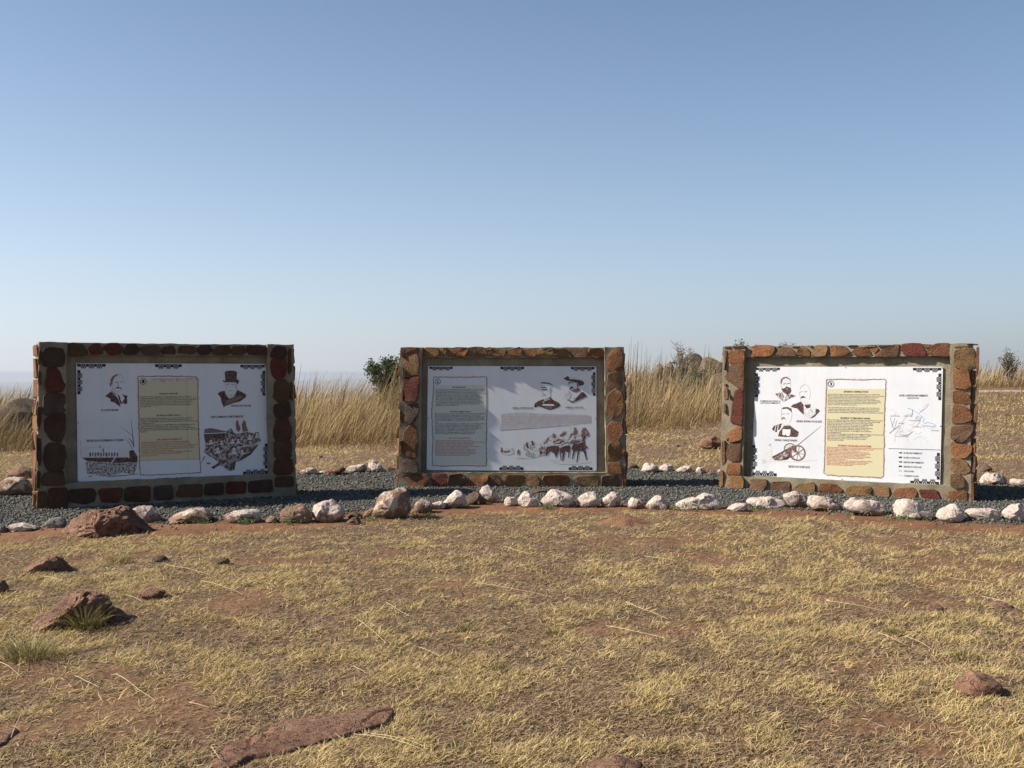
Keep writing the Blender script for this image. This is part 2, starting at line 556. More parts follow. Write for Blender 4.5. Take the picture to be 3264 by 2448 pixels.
# ------------------------------------------------------------------ gravel bed
def build_gravel():
    n = 150000
    x = RNG.uniform(-8.4, 9.4, n); y = RNG.uniform(9.5, 18, n)
    keep = (RNG.random(n) < pad_mask(x, y) * np.where(np.abs(x) < 0.5 * y + 0.8, 1, 0.0))
    # stray chips in the soil just outside the bed
    stray = (RNG.random(n) < 0.10 * np.exp(-((y - front_y(x)) / .4) ** 2)) & (np.abs(x) < .5 * y + .8)
    keep |= stray
    x, y = x[keep][:50000], y[keep][:50000]
    n = len(x)
    s = RNG.uniform(0.009, 0.019, n) * (1 + 0.5 * (RNG.random(n) < 0.06))
    base = np.array([[1, 0, 0], [0, 1, 0], [-1, 0, 0], [0, -1, 0], [0, 0, 1], [0, 0, -0.8]], float)
    v = np.repeat(base[None], n, 0) * (1 + 0.45 * (RNG.random((n, 6, 1)) - 0.5))
    v += 0.35 * (RNG.random((n, 6, 3)) - 0.5)
    v *= (s[:, None] * np.stack([1.25 * np.ones(n), 0.95 * np.ones(n), RNG.uniform(0.6, 0.95, n)], 1))[:, None, :]
    th = RNG.uniform(0, 6.283, n); c, sn = np.cos(th), np.sin(th)
    vx = v[:, :, 0] * c[:, None] - v[:, :, 1] * sn[:, None]; vy = v[:, :, 0] * sn[:, None] + v[:, :, 1] * c[:, None]
    tilt = RNG.normal(0, 0.4, n)
    vz = v[:, :, 2] * np.cos(tilt)[:, None] + vx * np.sin(tilt)[:, None]
    z0 = H(x, y) + s * RNG.uniform(-0.1, 0.6, n)
    P = np.stack([vx + x[:, None], vy + y[:, None], vz + z0[:, None]], 2).reshape(-1, 3)
    f = np.array([[0, 1, 4], [1, 2, 4], [2, 3, 4], [3, 0, 4], [1, 0, 5], [2, 1, 5], [3, 2, 5], [0, 3, 5]])
    T = (f[None] + (np.arange(n) * 6)[:, None, None]).reshape(-1, 3)
    g = RNG.uniform(0.055, 0.20, n)
    col = np.stack([g * RNG.uniform(0.97, 1.1, n), g * RNG.uniform(0.98, 1.06, n), g * RNG.uniform(0.84, 0.96, n)], 1)
    warm = RNG.random(n) < 0.05 + 0.25 * np.exp(-((y - front_y(x)) / .35) ** 2)
    col[warm] = col[warm] * np.array([1.5, 1.05, 0.75])
    me = fast_mesh('gravel', P, T, [M_GRAVEL], np.repeat(col, 6, 0))
    o = link('gravel', me, label='dark grey gravel chips covering the bed around the three stone walls', cat='gravel', kind='stuff')
    return o


build_gravel()

# ------------------------------------------------------------------ the three information walls
CROP = {  # rectangles of the photograph used while measuring: x0, y0, scale
    'W1': (80, 1060, 900 / 2212), 'W2': (1240, 1060, 800 / 2212), 'W3': (2270, 1060, 900 / 2212),
    'A': (220, 1140, 440 / 1825), 'B': (600, 1140, 280 / 1161), 'C': (1340, 1150, 300 / 1345), 'D': (1540, 1150, 380 / 1704),
    'E': (2380, 1150, 280 / 1222), 'F': (2600, 1150, 430 / 1740),
}


def cpx(crop, x, y):
    x0, y0, s = CROP[crop]
    return x0 + x * s, y0 + y * s


class Wall:
    def __init__(self, fl, fr, height, thick, label, crop):
        self.fl = Vector((fl[0], fl[1], 0)); self.fr = Vector((fr[0], fr[1], 0))
        self.u = (self.fr - self.fl).normalized()
        self.L = (self.fr - self.fl).length
        self.back = Vector((-self.u.y, self.u.x, 0))
        self.h = height; self.t = thick; self.crop = crop
        self.root = bpy.data.objects.new('information_wall', None)
        COL.objects.link(self.root)
        self.root.location = self.fl
        self.root.rotation_euler = (0, 0, math.atan2(self.u.y, self.u.x))
        self.root['label'] = label; self.root['category'] = 'stone wall'; self.root['group'] = 'stone walls with information boards'; self.root['kind'] = 'thing'

    def loc(self, crop, x, y, depth):
        """point of a crop -> (u, z) on the plane `depth` behind the front face"""
        px, py = cpx(crop, x, y)
        d = ray(px, py)
        p0 = self.fl + self.back * depth
        t = (p0 - Vector((0, 0, EYE))).dot(self.back) / d.dot(self.back)
        p = Vector((0, 0, EYE)) + d * t - p0
        return p.dot(self.u), p.z

    def child(self, name, me, parent=None, label=None, kind=None):
        return link(name, me, parent or self.root, label=label, kind=kind)


def grid_box(x0, x1, y0, y1, z0, z1, step, seed, amp=0.006):
    """box whose faces are grids, every corner pushed a little so that no edge is ruler straight"""
    nx, ny, nz = (max(1, int(round(abs(b - a) / step))) for a, b in ((x0, x1), (y0, y1), (z0, z1)))
    X = np.linspace(x0, x1, nx + 1); Y = np.linspace(y0, y1, ny + 1); Z = np.linspace(z0, z1, nz + 1)
    V = []; Fc = []

    def face(P, flip):
        b = sum(len(v) for v in V)
        n, m = P.shape[:2]
        V.append(P.reshape(-1, 3))
        i = np.arange(n - 1)[:, None] * m; j = np.arange(m - 1)[None]
        a = (b + i + j).ravel(); q = [a, a + 1, a + m + 1, a + m]
        if flip:
            q = q[::-1]
        Fc.append(np.stack(q, 1))
    for zz, fl in ((z0, False), (z1, True)):
        g = np.stack(np.meshgrid(X, Y, indexing='ij') + [np.full((nx + 1, ny + 1), zz)], 2); face(g, fl)
    for yy, fl in ((y0, True), (y1, False)):
        a, c = np.meshgrid(X, Z, indexing='ij'); face(np.stack([a, np.full_like(a, yy), c], 2), not fl)
    for xx, fl in ((x0, False), (x1, True)):
        a, c = np.meshgrid(Y, Z, indexing='ij'); face(np.stack([np.full_like(a, xx), a, c], 2), not fl)
    V = np.concatenate(V); Fc = np.concatenate(Fc)
    for k in range(3):
        V[:, k] += amp * vn3(V * 9.0, seed + k * 5) + amp * 0.7 * vn3(V * 23.0, seed + 2 + k * 5)
    return V, Fc


def stone_mesh(poly, plane, h, seed, axis='front', grow=1.0):
    """one rough-faced stone: outline (u,z) set in mortar at depth `plane`, standing `h` proud"""
    p = np.array(poly, float)
    pv, nx_ = np.roll(p, 1, 0), np.roll(p, -1, 0)
    o = np.stack([p + (pv - p) * 0.11, p + (nx_ - p) * 0.11], 1).reshape(-1, 2)      # every corner slightly broken
    n = len(o)
    c = o.mean(0)
    rg = np.random.default_rng(seed)
    size = math.sqrt(abs(np.ptp(o[:, 0]) * np.ptp(o[:, 1])))
    rings = []
    tilt = rg.normal(0, 0.10, 2)
    for sc, hh in ((1.05, -0.012), (1.045, h * 0.7), (1.0, h * 0.97), (0.6, h * 1.0)):
        e = c + (o - c) * sc * grow * (1 + rg.normal(0, 0.008, (n, 1)))
        d = hh + (rg.normal(0, (0.2 if sc > .8 else .07) * h, n) if hh > 0.5 * h else 0) + (((e - c) @ tilt) if hh > 0.5 * h else 0)
        d = np.clip(d, -0.02, h * 1.8) if hh > 0 else d
        rings.append(np.column_stack([e, np.broadcast_to(d, n)]))
    V = np.concatenate(rings + [np.array([[c[0], c[1], h * (1.0 + rg.normal(0, 0.05))]])])
    area = 0.5 * np.sum(o[:, 0] * np.roll(o[:, 1], -1) - np.roll(o[:, 0], -1) * o[:, 1])
    Fc = []
    for k in range(3):
        for i in range(n):
            j = (i + 1) % n
            Fc.append((k * n + i, k * n + j, (k + 1) * n + j, (k + 1) * n + i))
    for i in range(n):
        Fc.append((3 * n + i, 3 * n + (i + 1) % n, 4 * n))
    if axis == 'front':
        W = np.column_stack([V[:, 0], plane - V[:, 2], V[:, 1]])
        flip = area < 0
    elif axis == 'left':      # outline is (depth, z), face looks to -u
        W = np.column_stack([plane - V[:, 2], V[:, 0], V[:, 1]])
        flip = area > 0
    else:                     # face looks to +u
        W = np.column_stack([plane + V[:, 2], V[:, 0], V[:, 1]])
        flip = area < 0
    if flip:
        Fc = [f[::-1] for f in Fc]
    return W, Fc


STONES = {}
STONES['W1'] = dict(
 post=[[(135,200),(150,135),(210,122),(290,135),(305,190),(295,255),(210,268),(150,255)],[(165,420),(180,290),(240,275),(310,300),(312,400),(290,455),(180,460)],
 [(145,590),(150,500),(200,475),(305,490),(310,600),(270,650),(160,640)],[(155,760),(160,690),(200,655),(305,640),(305,780),(270,860),(200,830)],
 [(150,980),(160,900),(200,870),(300,890),(310,960),(290,1060),(200,1080),(165,1050)],[(125,1150),(150,1100),(300,1080),(312,1195),(140,1200)],
 [(185,1350),(190,1230),(320,1225),(330,1340),(300,1375),(210,1370)],
 [(98,240),(110,140),(125,140),(118,270)],[(92,700),(95,580),(130,580),(125,700),(102,790)],[(86,980),(92,800),(125,820),(130,1000),(110,1050)],
 [(88,1220),(92,1080),(120,1100),(115,1210)],[(92,1375),(95,1240),(160,1245),(165,1370)],[(100,340),(105,300),(128,310),(125,400),(102,420)],
 [(1925,190),(1930,130),(1960,105),(2030,115),(2045,160),(2030,200)],[(1925,280),(1935,215),(2030,215),(2045,280),(2020,350),(1980,370),(1940,340)],
 [(1945,450),(1960,390),(2030,375),(2070,430),(2060,520),(1990,540),(1950,510)],[(1950,620),(1960,570),(2060,545),(2075,640),(2040,670),(1970,665)],
 [(1950,800),(1960,690),(2050,680),(2080,760),(2070,830),(1970,840)],[(1955,960),(1960,860),(2078,850),(2085,960),(2050,990),(1970,985)],
 [(1950,1090),(1960,1000),(2080,995),(2092,1080),(2060,1110),(1980,1115)],[(1960,1210),(1960,1130),(2095,1125),(2105,1210)],
 [(2060,170),(2070,125),(2082,130),(2084,300),(2065,330)],[(2078,500),(2080,385),(2092,400),(2092,540)]],
 top=[[(315,160),(325,100),(380,84),(440,95),(480,150),(470,175),(350,175)],[(500,130),(520,95),(570,90),(610,130),(600,165),(520,170)],
 [(620,120),(650,88),(720,88),(755,120),(740,165),(660,170)],[(768,150),(790,95),(850,90),(895,125),(870,165),(790,170)],
 [(905,130),(930,105),(1020,97),(1060,130),(1040,168),(940,172)],[(1070,165),(1085,110),(1160,102),(1180,150),(1170,172)],
 [(1195,160),(1210,105),(1320,103),(1335,150),(1310,170)],[(1345,125),(1370,100),(1440,100),(1460,140),(1430,170),(1370,170)],
 [(1475,150),(1510,105),(1590,105),(1605,150),(1570,175),(1490,172)],[(1615,150),(1625,107),(1710,107),(1730,150),(1700,175),(1630,172)],
 [(1745,170),(1745,108),(1840,108),(1900,120),(1905,165),(1850,175)]],
 bottom=[[(350,1320),(360,1235),(520,1225),(550,1260),(530,1320),(470,1340)],[(570,1330),(575,1225),(760,1215),(755,1280),(720,1330)],
 [(780,1320),(785,1215),(975,1200),(980,1300),(960,1325)],[(1010,1310),(1010,1205),(1150,1195),(1160,1290),(1140,1310)],
 [(1185,1290),(1190,1195),(1385,1185),(1385,1280)],[(1405,1275),(1410,1185),(1550,1175),(1550,1270)],
 [(1575,1265),(1580,1170),(1730,1165),(1730,1260)],[(1750,1255),(1750,1165),(1930,1150),(1935,1245)]],
 red=[(180,350),(560,130),(690,125),(1980,290),(660,1275),(1650,1220)], dark=[(210,195),(980,135),(250,560),(1100,1250)])
STONES['W2'] = dict(
 post=[[(110,200),(115,150),(135,145),(140,205),(120,218)],[(145,170),(170,140),(260,130),(262,185),(160,190)],[(130,370),(135,210),(245,198),(265,250),(250,370),(180,375)],
 [(125,590),(130,400),(260,388),(262,480),(240,600),(160,605)],[(140,770),(150,620),(245,610),(260,660),(240,760),(190,805)],
 [(125,1010),(130,880),(200,808),(245,850),(255,990),(240,1090),(200,1110),(140,1060)],[(100,1200),(110,1150),(170,1110),(250,1150),(250,1230),(120,1230)],
 [(110,380),(122,300),(125,390)],[(100,560),(110,480),(122,490),(119,600)],[(95,740),(100,690),(130,720),(125,790),(100,790)],[(86,1080),(88,960),(120,950),(122,1080)],
 [(1925,320),(1930,200),(1990,150),(2040,145),(2060,220),(2055,320),(1980,350)],[(1920,480),(1930,370),(2000,345),(2050,380),(2050,480),(1990,495)],
 [(1920,700),(1925,560),(1990,500),(2050,540),(2062,640),(2040,700),(1970,760)],[(1920,950),(1925,830),(1960,790),(2040,800),(2055,880),(2000,960)],
 [(1925,1120),(1930,990),(2020,960),(2048,1000),(2050,1110),(1990,1130)],[(1925,1240),(1930,1150),(2040,1140),(2050,1250)],
 [(1870,1350),(1880,1265),(2000,1255),(2025,1300),(2020,1360),(1900,1365)],
 [(2062,230),(2066,170),(2074,260),(2066,340)],[(2050,780),(2060,740),(2075,760),(2072,840),(2055,850)],[(2055,1060),(2060,1030),(2082,1040),(2078,1120)],[(2055,1350),(2060,1200),(2082,1200),(2082,1350)]],
 top=[[(285,200),(290,150),(330,132),(420,135),(440,180),(420,207),(300,208)],[(445,200),(455,150),(480,135),(508,135),(495,190),(480,208)],
 [(518,195),(530,145),(600,130),(690,135),(680,180),(660,212),(540,210)],[(692,190),(700,135),(760,127),(830,130),(868,180),(840,205),(740,208)],
 [(850,135),(890,128),(910,135),(890,160),(870,160)],[(880,190),(910,145),(960,140),(1025,150),(1015,205),(930,208)],
 [(1035,180),(1080,150),(1150,127),(1162,160),(1155,210),(1060,205)],[(1175,180),(1200,145),(1240,140),(1295,180),(1280,215),(1200,208)],
 [(1305,190),(1340,135),(1440,130),(1450,150),(1435,205),(1350,210)],[(1450,190),(1460,150),(1550,140),(1580,175),(1570,215),(1480,215)],
 [(1590,180),(1600,140),(1700,135),(1745,175),(1730,215),(1620,215)],[(1755,190),(1770,145),(1850,138),(1905,170),(1900,215),(1800,220)]],
 bottom=[[(100,1350),(130,1250),(320,1245),(350,1290),(330,1370),(150,1370)],[(380,1340),(385,1250),(490,1243),(515,1290),(500,1345),(420,1360)],
 [(520,1340),(530,1255),(620,1243),(660,1260),(680,1310),(650,1370),(560,1375)],[(692,1370),(700,1270),(780,1262),(870,1260),(865,1320),(800,1385)],
 [(875,1300),(880,1250),(940,1250),(990,1300),(970,1345),(900,1350)],[(1000,1320),(1010,1265),(1060,1253),(1180,1258),(1185,1310),(1150,1365),(1030,1350)],
 [(1195,1300),(1220,1255),(1290,1255),(1330,1310),(1310,1345),(1220,1350)],[(1355,1300),(1370,1258),(1550,1255),(1585,1290),(1570,1355),(1420,1360)],
 [(1620,1290),(1680,1268),(1830,1262),(1840,1330),(1830,1375),(1730,1370),(1660,1320)]],
 red=[(190,500),(440,1300)], dark=[(190,700),(165,1180)])
STONES['W3'] = dict(
 post=[[(135,170),(150,140),(250,138),(255,200),(250,240),(180,240),(133,230)],[(92,360),(150,255),(250,250),(252,350),(245,455),(200,430),(130,380)],
 [(145,690),(160,560),(180,455),(240,450),(242,600),(235,720),(160,705)],[(110,800),(130,780),(200,725),(235,722),(232,840),(150,860),(120,845)],
 [(112,950),(120,890),(160,855),(225,852),(222,1005),(160,1010),(120,985)],[(110,1105),(120,1035),(140,1020),(222,1025),(222,1110)],
 [(122,1190),(125,1130),(150,1122),(230,1125),(250,1150),(245,1215),(160,1222),(125,1215)],
 [(98,150),(118,140),(115,200),(101,300)],[(97,405),(115,400),(112,420),(97,415)],[(92,470),(105,430),(125,440),(125,520),(100,530)],[(93,570),(108,555),(110,640),(94,620)],
 [(78,920),(85,850),(105,850),(100,1020),(78,1045)],[(64,1130),(68,1075),(88,1085),(85,1200),(66,1210)],[(135,490),(145,485),(145,525),(138,520)],
 [(155,112),(170,104),(262,104),(262,116)],[(97,120),(110,110),(145,110),(140,124)],
 [(1895,200),(1905,140),(1980,125),(2050,125),(2062,190),(2058,270),(2030,295),(1960,290),(1898,265)],[(1890,430),(1892,290),(1950,290),(2010,298),(2020,380),(2030,415),(1990,445)],
 [(1888,545),(1890,460),(1960,455),(2010,490),(2030,540),(2000,570),(1930,572)],[(1882,680),(1890,565),(1950,572),(2000,590),(2035,650),(2035,685),(1980,705),(1890,712)],
 [(1872,800),(1880,735),(2040,725),(2040,780),(2000,830),(1960,860),(1900,850),(1875,830)],[(1872,930),(1872,855),(1960,870),(2035,890),(2035,930),(1990,980),(1900,975)],
 [(1868,1070),(1872,985),(1940,982),(1990,1015),(2030,1080),(1985,1110),(1900,1100)],[(1868,1200),(1870,1110),(1940,1108),(1978,1150),(1975,1210),(1920,1225)],
 [(1835,1310),(1850,1245),(1990,1235),(1995,1330),(1850,1335)],
 [(2068,200),(2070,120),(2092,114),(2090,290),(2070,350)],[(2068,395),(2082,395),(2082,480),(2066,470)],[(2055,600),(2066,560),(2080,580),(2076,700),(2050,690)],
 [(2040,900),(2048,870),(2070,875),(2066,950),(2040,945)],[(2040,1090),(2048,960),(2064,960),(2060,1100)],[(2022,1320),(2034,1110),(2054,1115),(2048,1325)],
 [(1895,115),(1930,104),(2020,108),(2000,122)],[(1995,94),(2030,86),(2085,90),(2080,100),(2010,100)]],
 top=[[(285,160),(310,115),(350,100),(440,100),(490,110),(492,140),(470,175),(420,187),(310,185)],[(505,180),(510,140),(555,112),(620,122),(660,165),(655,185)],
 [(668,180),(670,140),(710,108),(745,125),(770,160),(765,185)],[(780,170),(800,125),(825,100),(905,100),(905,140),(890,182),(820,188),(785,180)],
 [(922,180),(925,115),(960,103),(1040,110),(1078,155),(1050,175),(960,188)],[(1092,150),(1150,112),(1200,118),(1230,140),(1255,180),(1180,185),(1120,175)],
 [(1235,125),(1305,120),(1290,150),(1270,162)],[(1270,185),(1330,140),(1420,97),(1468,97),(1460,140),(1448,190),(1340,190)],
 [(1478,120),(1500,90),(1560,85),(1635,87),(1660,130),(1675,170),(1660,187),(1560,185),(1500,165)],[(1640,94),(1710,92),(1690,120),(1665,118)],
 [(1683,160),(1700,115),(1760,87),(1850,84),(1880,120),(1878,165),(1850,187),(1740,182)],
 [(1060,107),(1090,99),(1140,99),(1120,110)],[(1190,110),(1220,97),(1280,97),(1280,112)],[(1300,110),(1320,97),(1400,98),(1370,112)],
 [(505,110),(545,106),(530,118)],[(625,114),(650,104),(690,108),(660,120)],[(745,102),(790,102),(770,115)]],
 bottom=[[(285,1225),(290,1165),(310,1150),(425,1150),(430,1190),(400,1240),(330,1235)],[(465,1235),(470,1172),(600,1168),(612,1190),(608,1245),(490,1248)],
 [(625,1240),(650,1210),(690,1185),(790,1173),(805,1190),(805,1255),(700,1252)],[(835,1245),(850,1185),(920,1180),(970,1190),(1022,1232),(1000,1255),(880,1262)],
 [(1040,1255),(1060,1215),(1100,1202),(1230,1203),(1250,1235),(1225,1275),(1170,1282),(1070,1270)],[(1265,1215),(1290,1200),(1385,1205),(1390,1295),(1340,1302),(1275,1285)],
 [(1400,1300),(1440,1220),(1590,1215),(1605,1255),(1580,1312),(1450,1310)],[(1620,1230),(1760,1232),(1800,1322),(1650,1315)]],
 red=[(195,590),(1570,135),(1700,1280)], dark=[(1100,103)])

TOP_BACK = 0.045      # the lintel stands this far behind the faces of the posts
RECESS = 0.105        # plaster field behind the faces
PANEL = 0.082         # face of the board

WALLS = {
    'W1': Wall((-5.54, 12.58), (-2.797, 13.996), 1.963, 0.58, 'dark shaded stone wall with board 1, leftmost of the three walls', 'W1'),
    'W2': Wall((-1.578, 14.97), (1.585, 14.97), 1.955, 0.62, 'middle stone wall with board 2, a drawn horse team on the board', 'W2'),
    'W3': Wall((2.87, 14.89), (5.713, 13.41), 1.966, 0.58, 'sunlit tan stone wall with board 3 and a battle map, rightmost of the walls', 'W3'),
}
OPEN = {'W1': ((312, 600), (1915, 600), 180, 0.30), 'W2': ((275, 700), (1916, 700), 222, 0.215), 'W3': ((240, 600), (1880, 600), 190, 0.185)}
PANELS = {'W1': [(400, 240), (1885, 245), (1908, 1110), (413, 1175)], 'W2': [(343, 295), (1827, 297), (1829, 1222), (331, 1212)],
          'W3': [(343, 268), (1808, 268), (1785, 1198), (308, 1120)]}


def build_wall(key):
    w = WALLS[key]
    L, h, t = w.L, w.h, w.t
    (ax, ay), (bx, by), topy, sill = OPEN[key]
    uL = w.loc(key, ax, ay, 0)[0]; uR = w.loc(key, bx, by, 0)[0]
    zt = w.loc(key, 1100, topy, TOP_BACK)[1]
    bat = lambda V: np.column_stack([L / 2 + (V[:, 0] - L / 2) * (1 - 0.011 * V[:, 2]), V[:, 1], V[:, 2]])
    pieces = [grid_box(0.004, L - 0.004, RECESS, t, -0.15, h - 0.012, 0.09, 1),
              grid_box(0.0, uL, 0.0, RECESS + 0.05, -0.15, h, 0.05, 2, 0.007), grid_box(uR, L, 0.0, RECESS + 0.05, -0.15, h, 0.05, 3, 0.007),
              grid_box(uL - 0.03, uR + 0.03, TOP_BACK, RECESS + 0.05, zt, h - 0.006, 0.05, 4, 0.006),
              grid_box(uL - 0.03, uR + 0.03, 0.006, RECESS + 0.05, -0.15, sill, 0.05, 5, 0.007)]
    V = []; Fc = []; b = 0
    for v, f in pieces:
        V.append(v); Fc += [tuple(q) for q in (f + b)]; b += len(v)
    me = new_mesh('mortar_core', bat(np.concatenate(V)), Fc, True, [M_MORTAR])
    me.set_sharp_from_angle(angle=R(50))
    w.child('mortar_core', me)
    S = STONES[key]
    sd = 100

    def pick(poly):
        p = np.array(poly, float); lo, hi = p.min(0), p.max(0)
        for q in S['red']:
            if (lo <= q).all() and (q <= hi).all():
                return M_STONE_RED
        for q in S['dark']:
            if (lo <= q).all() and (q <= hi).all():
                return M_STONE_DARK
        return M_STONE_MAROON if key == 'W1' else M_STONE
    for grp, dep in (('post', 0.0), ('top', TOP_BACK), ('bottom', 0.006)):
        for poly in S[grp]:
            sd += 1
            uv = [w.loc(key, x, y, dep) for x, y in poly]
            us = [a for a, _ in uv]
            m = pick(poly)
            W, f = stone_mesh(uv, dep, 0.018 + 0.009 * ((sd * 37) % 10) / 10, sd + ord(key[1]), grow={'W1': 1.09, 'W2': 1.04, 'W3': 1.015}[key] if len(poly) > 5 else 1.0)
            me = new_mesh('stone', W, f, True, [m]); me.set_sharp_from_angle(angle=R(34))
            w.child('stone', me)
    # stones in both ends of the wall
    rg = np.random.default_rng(ord(key[1]))
    for side in ('left', 'right'):
        z = 0.0
        while z < h - 0.12:
            dz = rg.uniform(0.17, 0.27)
            y = 0.03
            while y < t - 0.1:
                dy = rg.uniform(0.16, 0.30)
                y1 = min(y + dy, t - 0.02)
                z1 = min(z + dz, h - 0.02)
                g = 0.012
                q = [(y + g, z + g), (y1 - g, z + g + rg.uniform(0, .03)), (y1 - g - rg.uniform(0, .03), z1 - g), (y + g + rg.uniform(0, .03), z1 - g - rg.uniform(0, .02))]
                mid = (z + z1) / 2
                pl = 0.011 * mid * L / 2 if side == 'left' else L - 0.011 * mid * L / 2
                sd += 1
                W, f = stone_mesh(q, pl, 0.022, sd, side)
                me = new_mesh('stone', W, f, True, [M_STONE]); me.set_sharp_from_angle(angle=R(34))
                w.child('stone', me)
                y = y1
            z += dz


for k in WALLS:
    build_wall(k)

# ------------------------------------------------------------------ the boards and what is printed on them
def m_board():
    m, nt, bs = mat('white_board')
    tc = nt.nodes.new('ShaderNodeTexCoord')
    n = noise(nt, tc.outputs['Object'], 2.2, 4, 0.6)
    c = ramp(nt, n, [(0.3, (0.56, 0.57, 0.60)), (0.7, (0.62, 0.62, 0.64))])
    mp = nt.nodes.new('ShaderNodeMapping'); mp.inputs['Scale'].default_value = (17, 1, 0.9)
    nt.links.new(tc.outputs['Object'], mp.inputs[0])
    st = ramp(nt, noise(nt, mp.outputs[0], 1.0, 5, 0.65), [(0.32, (0.86, 0.84, 0.80)), (0.52, (1.0, 1.0, 1.0))])     # dust run down by rain
    du = ramp(nt, noise(nt, tc.outputs['Object'], 30, 5, 0.7), [(0.28, (0.8, 0.77, 0.72)), (0.42, (1.0, 1.0, 1.0))])
    cc = mixc(nt, 0.35, mixc(nt, 0.22, c.outputs[0], st.outputs[0], 'MULTIPLY'), du.outputs[0], 'MULTIPLY')
    nt.links.new(cc, bs.inputs['Base Color'])
    bs.inputs['Roughness'].default_value = 0.38
    bs.inputs['Specular IOR Level'].default_value = 0.45
    return m


def m_speckle(name, dark, light, scale, lo, hi, seed):
    """engraved-looking tone: ink broken by white"""
    m, nt, bs = mat(name)
    tc = nt.nodes.new('ShaderNodeTexCoord')
    mp = nt.nodes.new('ShaderNodeMapping'); mp.inputs['Location'].default_value = (seed, seed * 2.3, seed)
    nt.links.new(tc.outputs['Object'], mp.inputs[0])
    n = noise(nt, mp.outputs[0], scale, 4, 0.7)
    c = ramp(nt, n, [(lo, dark), (hi, light)])
    nt.links.new(c.outputs[0], bs.inputs['Base Color'])
    bs.inputs['Roughness'].default_value = 0.5
    return m


M_BOARD = m_board()
INK = m_flat('black_ink', (0.02, 0.016, 0.022), 0.5)
INKTXT = m_flat('text_ink', (0.05, 0.05, 0.075), 0.5)
INKRED = m_flat('red_text_ink', (0.46, 0.10, 0.085), 0.5)
INKGREY = m_flat('caption_ink', (0.09, 0.09, 0.11), 0.5)
SEP_D = m_speckle('dark_sepia_ink', (0.05, 0.025, 0.023), (0.17, 0.10, 0.085), 38, 0.42, 0.66, 2)
SEP_M = m_flat('sepia_ink', (0.20, 0.115, 0.10), 0.5)
SEP_L = m_flat('pale_sepia_ink', (0.40, 0.33, 0.31), 0.5)
PAPER = m_flat('white_print', (0.60, 0.60, 0.61), 0.45)
BEIGE = m_flat('beige_print', (0.54, 0.48, 0.31), 0.5)
BEIGE2 = m_flat('grey_beige_print', (0.52, 0.53, 0.47), 0.5)
BURNT = m_flat('burnt_edge_print', (0.13, 0.065, 0.05), 0.5)
BURNT_L = m_speckle('scorched_print', (0.42, 0.27, 0.20), (0.57, 0.54, 0.52), 34, 0.42, 0.62, 1)
MAPBLUE = m_flat('blue_map_ink', (0.17, 0.31, 0.55), 0.5)
MAPPURP = m_flat('purple_map_ink', (0.36, 0.24, 0.30), 0.5)
MAPGREY = m_flat('grey_map_ink', (0.52, 0.52, 0.56), 0.5)
CROWD = m_speckle('crowd_print', (0.06, 0.03, 0.028), (0.55, 0.52, 0.50), 46, 0.40, 0.60, 3)
TROOP = m_speckle('trench_print', (0.09, 0.045, 0.04), (0.50, 0.44, 0.42), 26, 0.44, 0.62, 5)
LIGHTSK = m_speckle('pencil_print', (0.30, 0.22, 0.20), (0.58, 0.575, 0.575), 40, 0.34, 0.52, 7)
FAINT = m_speckle('faint_pencil_print', (0.55, 0.48, 0.46), (0.58, 0.58, 0.58), 40, 0.34, 0.52, 9)
WASH = m_speckle('hill_wash_print', (0.41, 0.38, 0.39), (0.48, 0.455, 0.46), 14, 0.35, 0.65, 11)


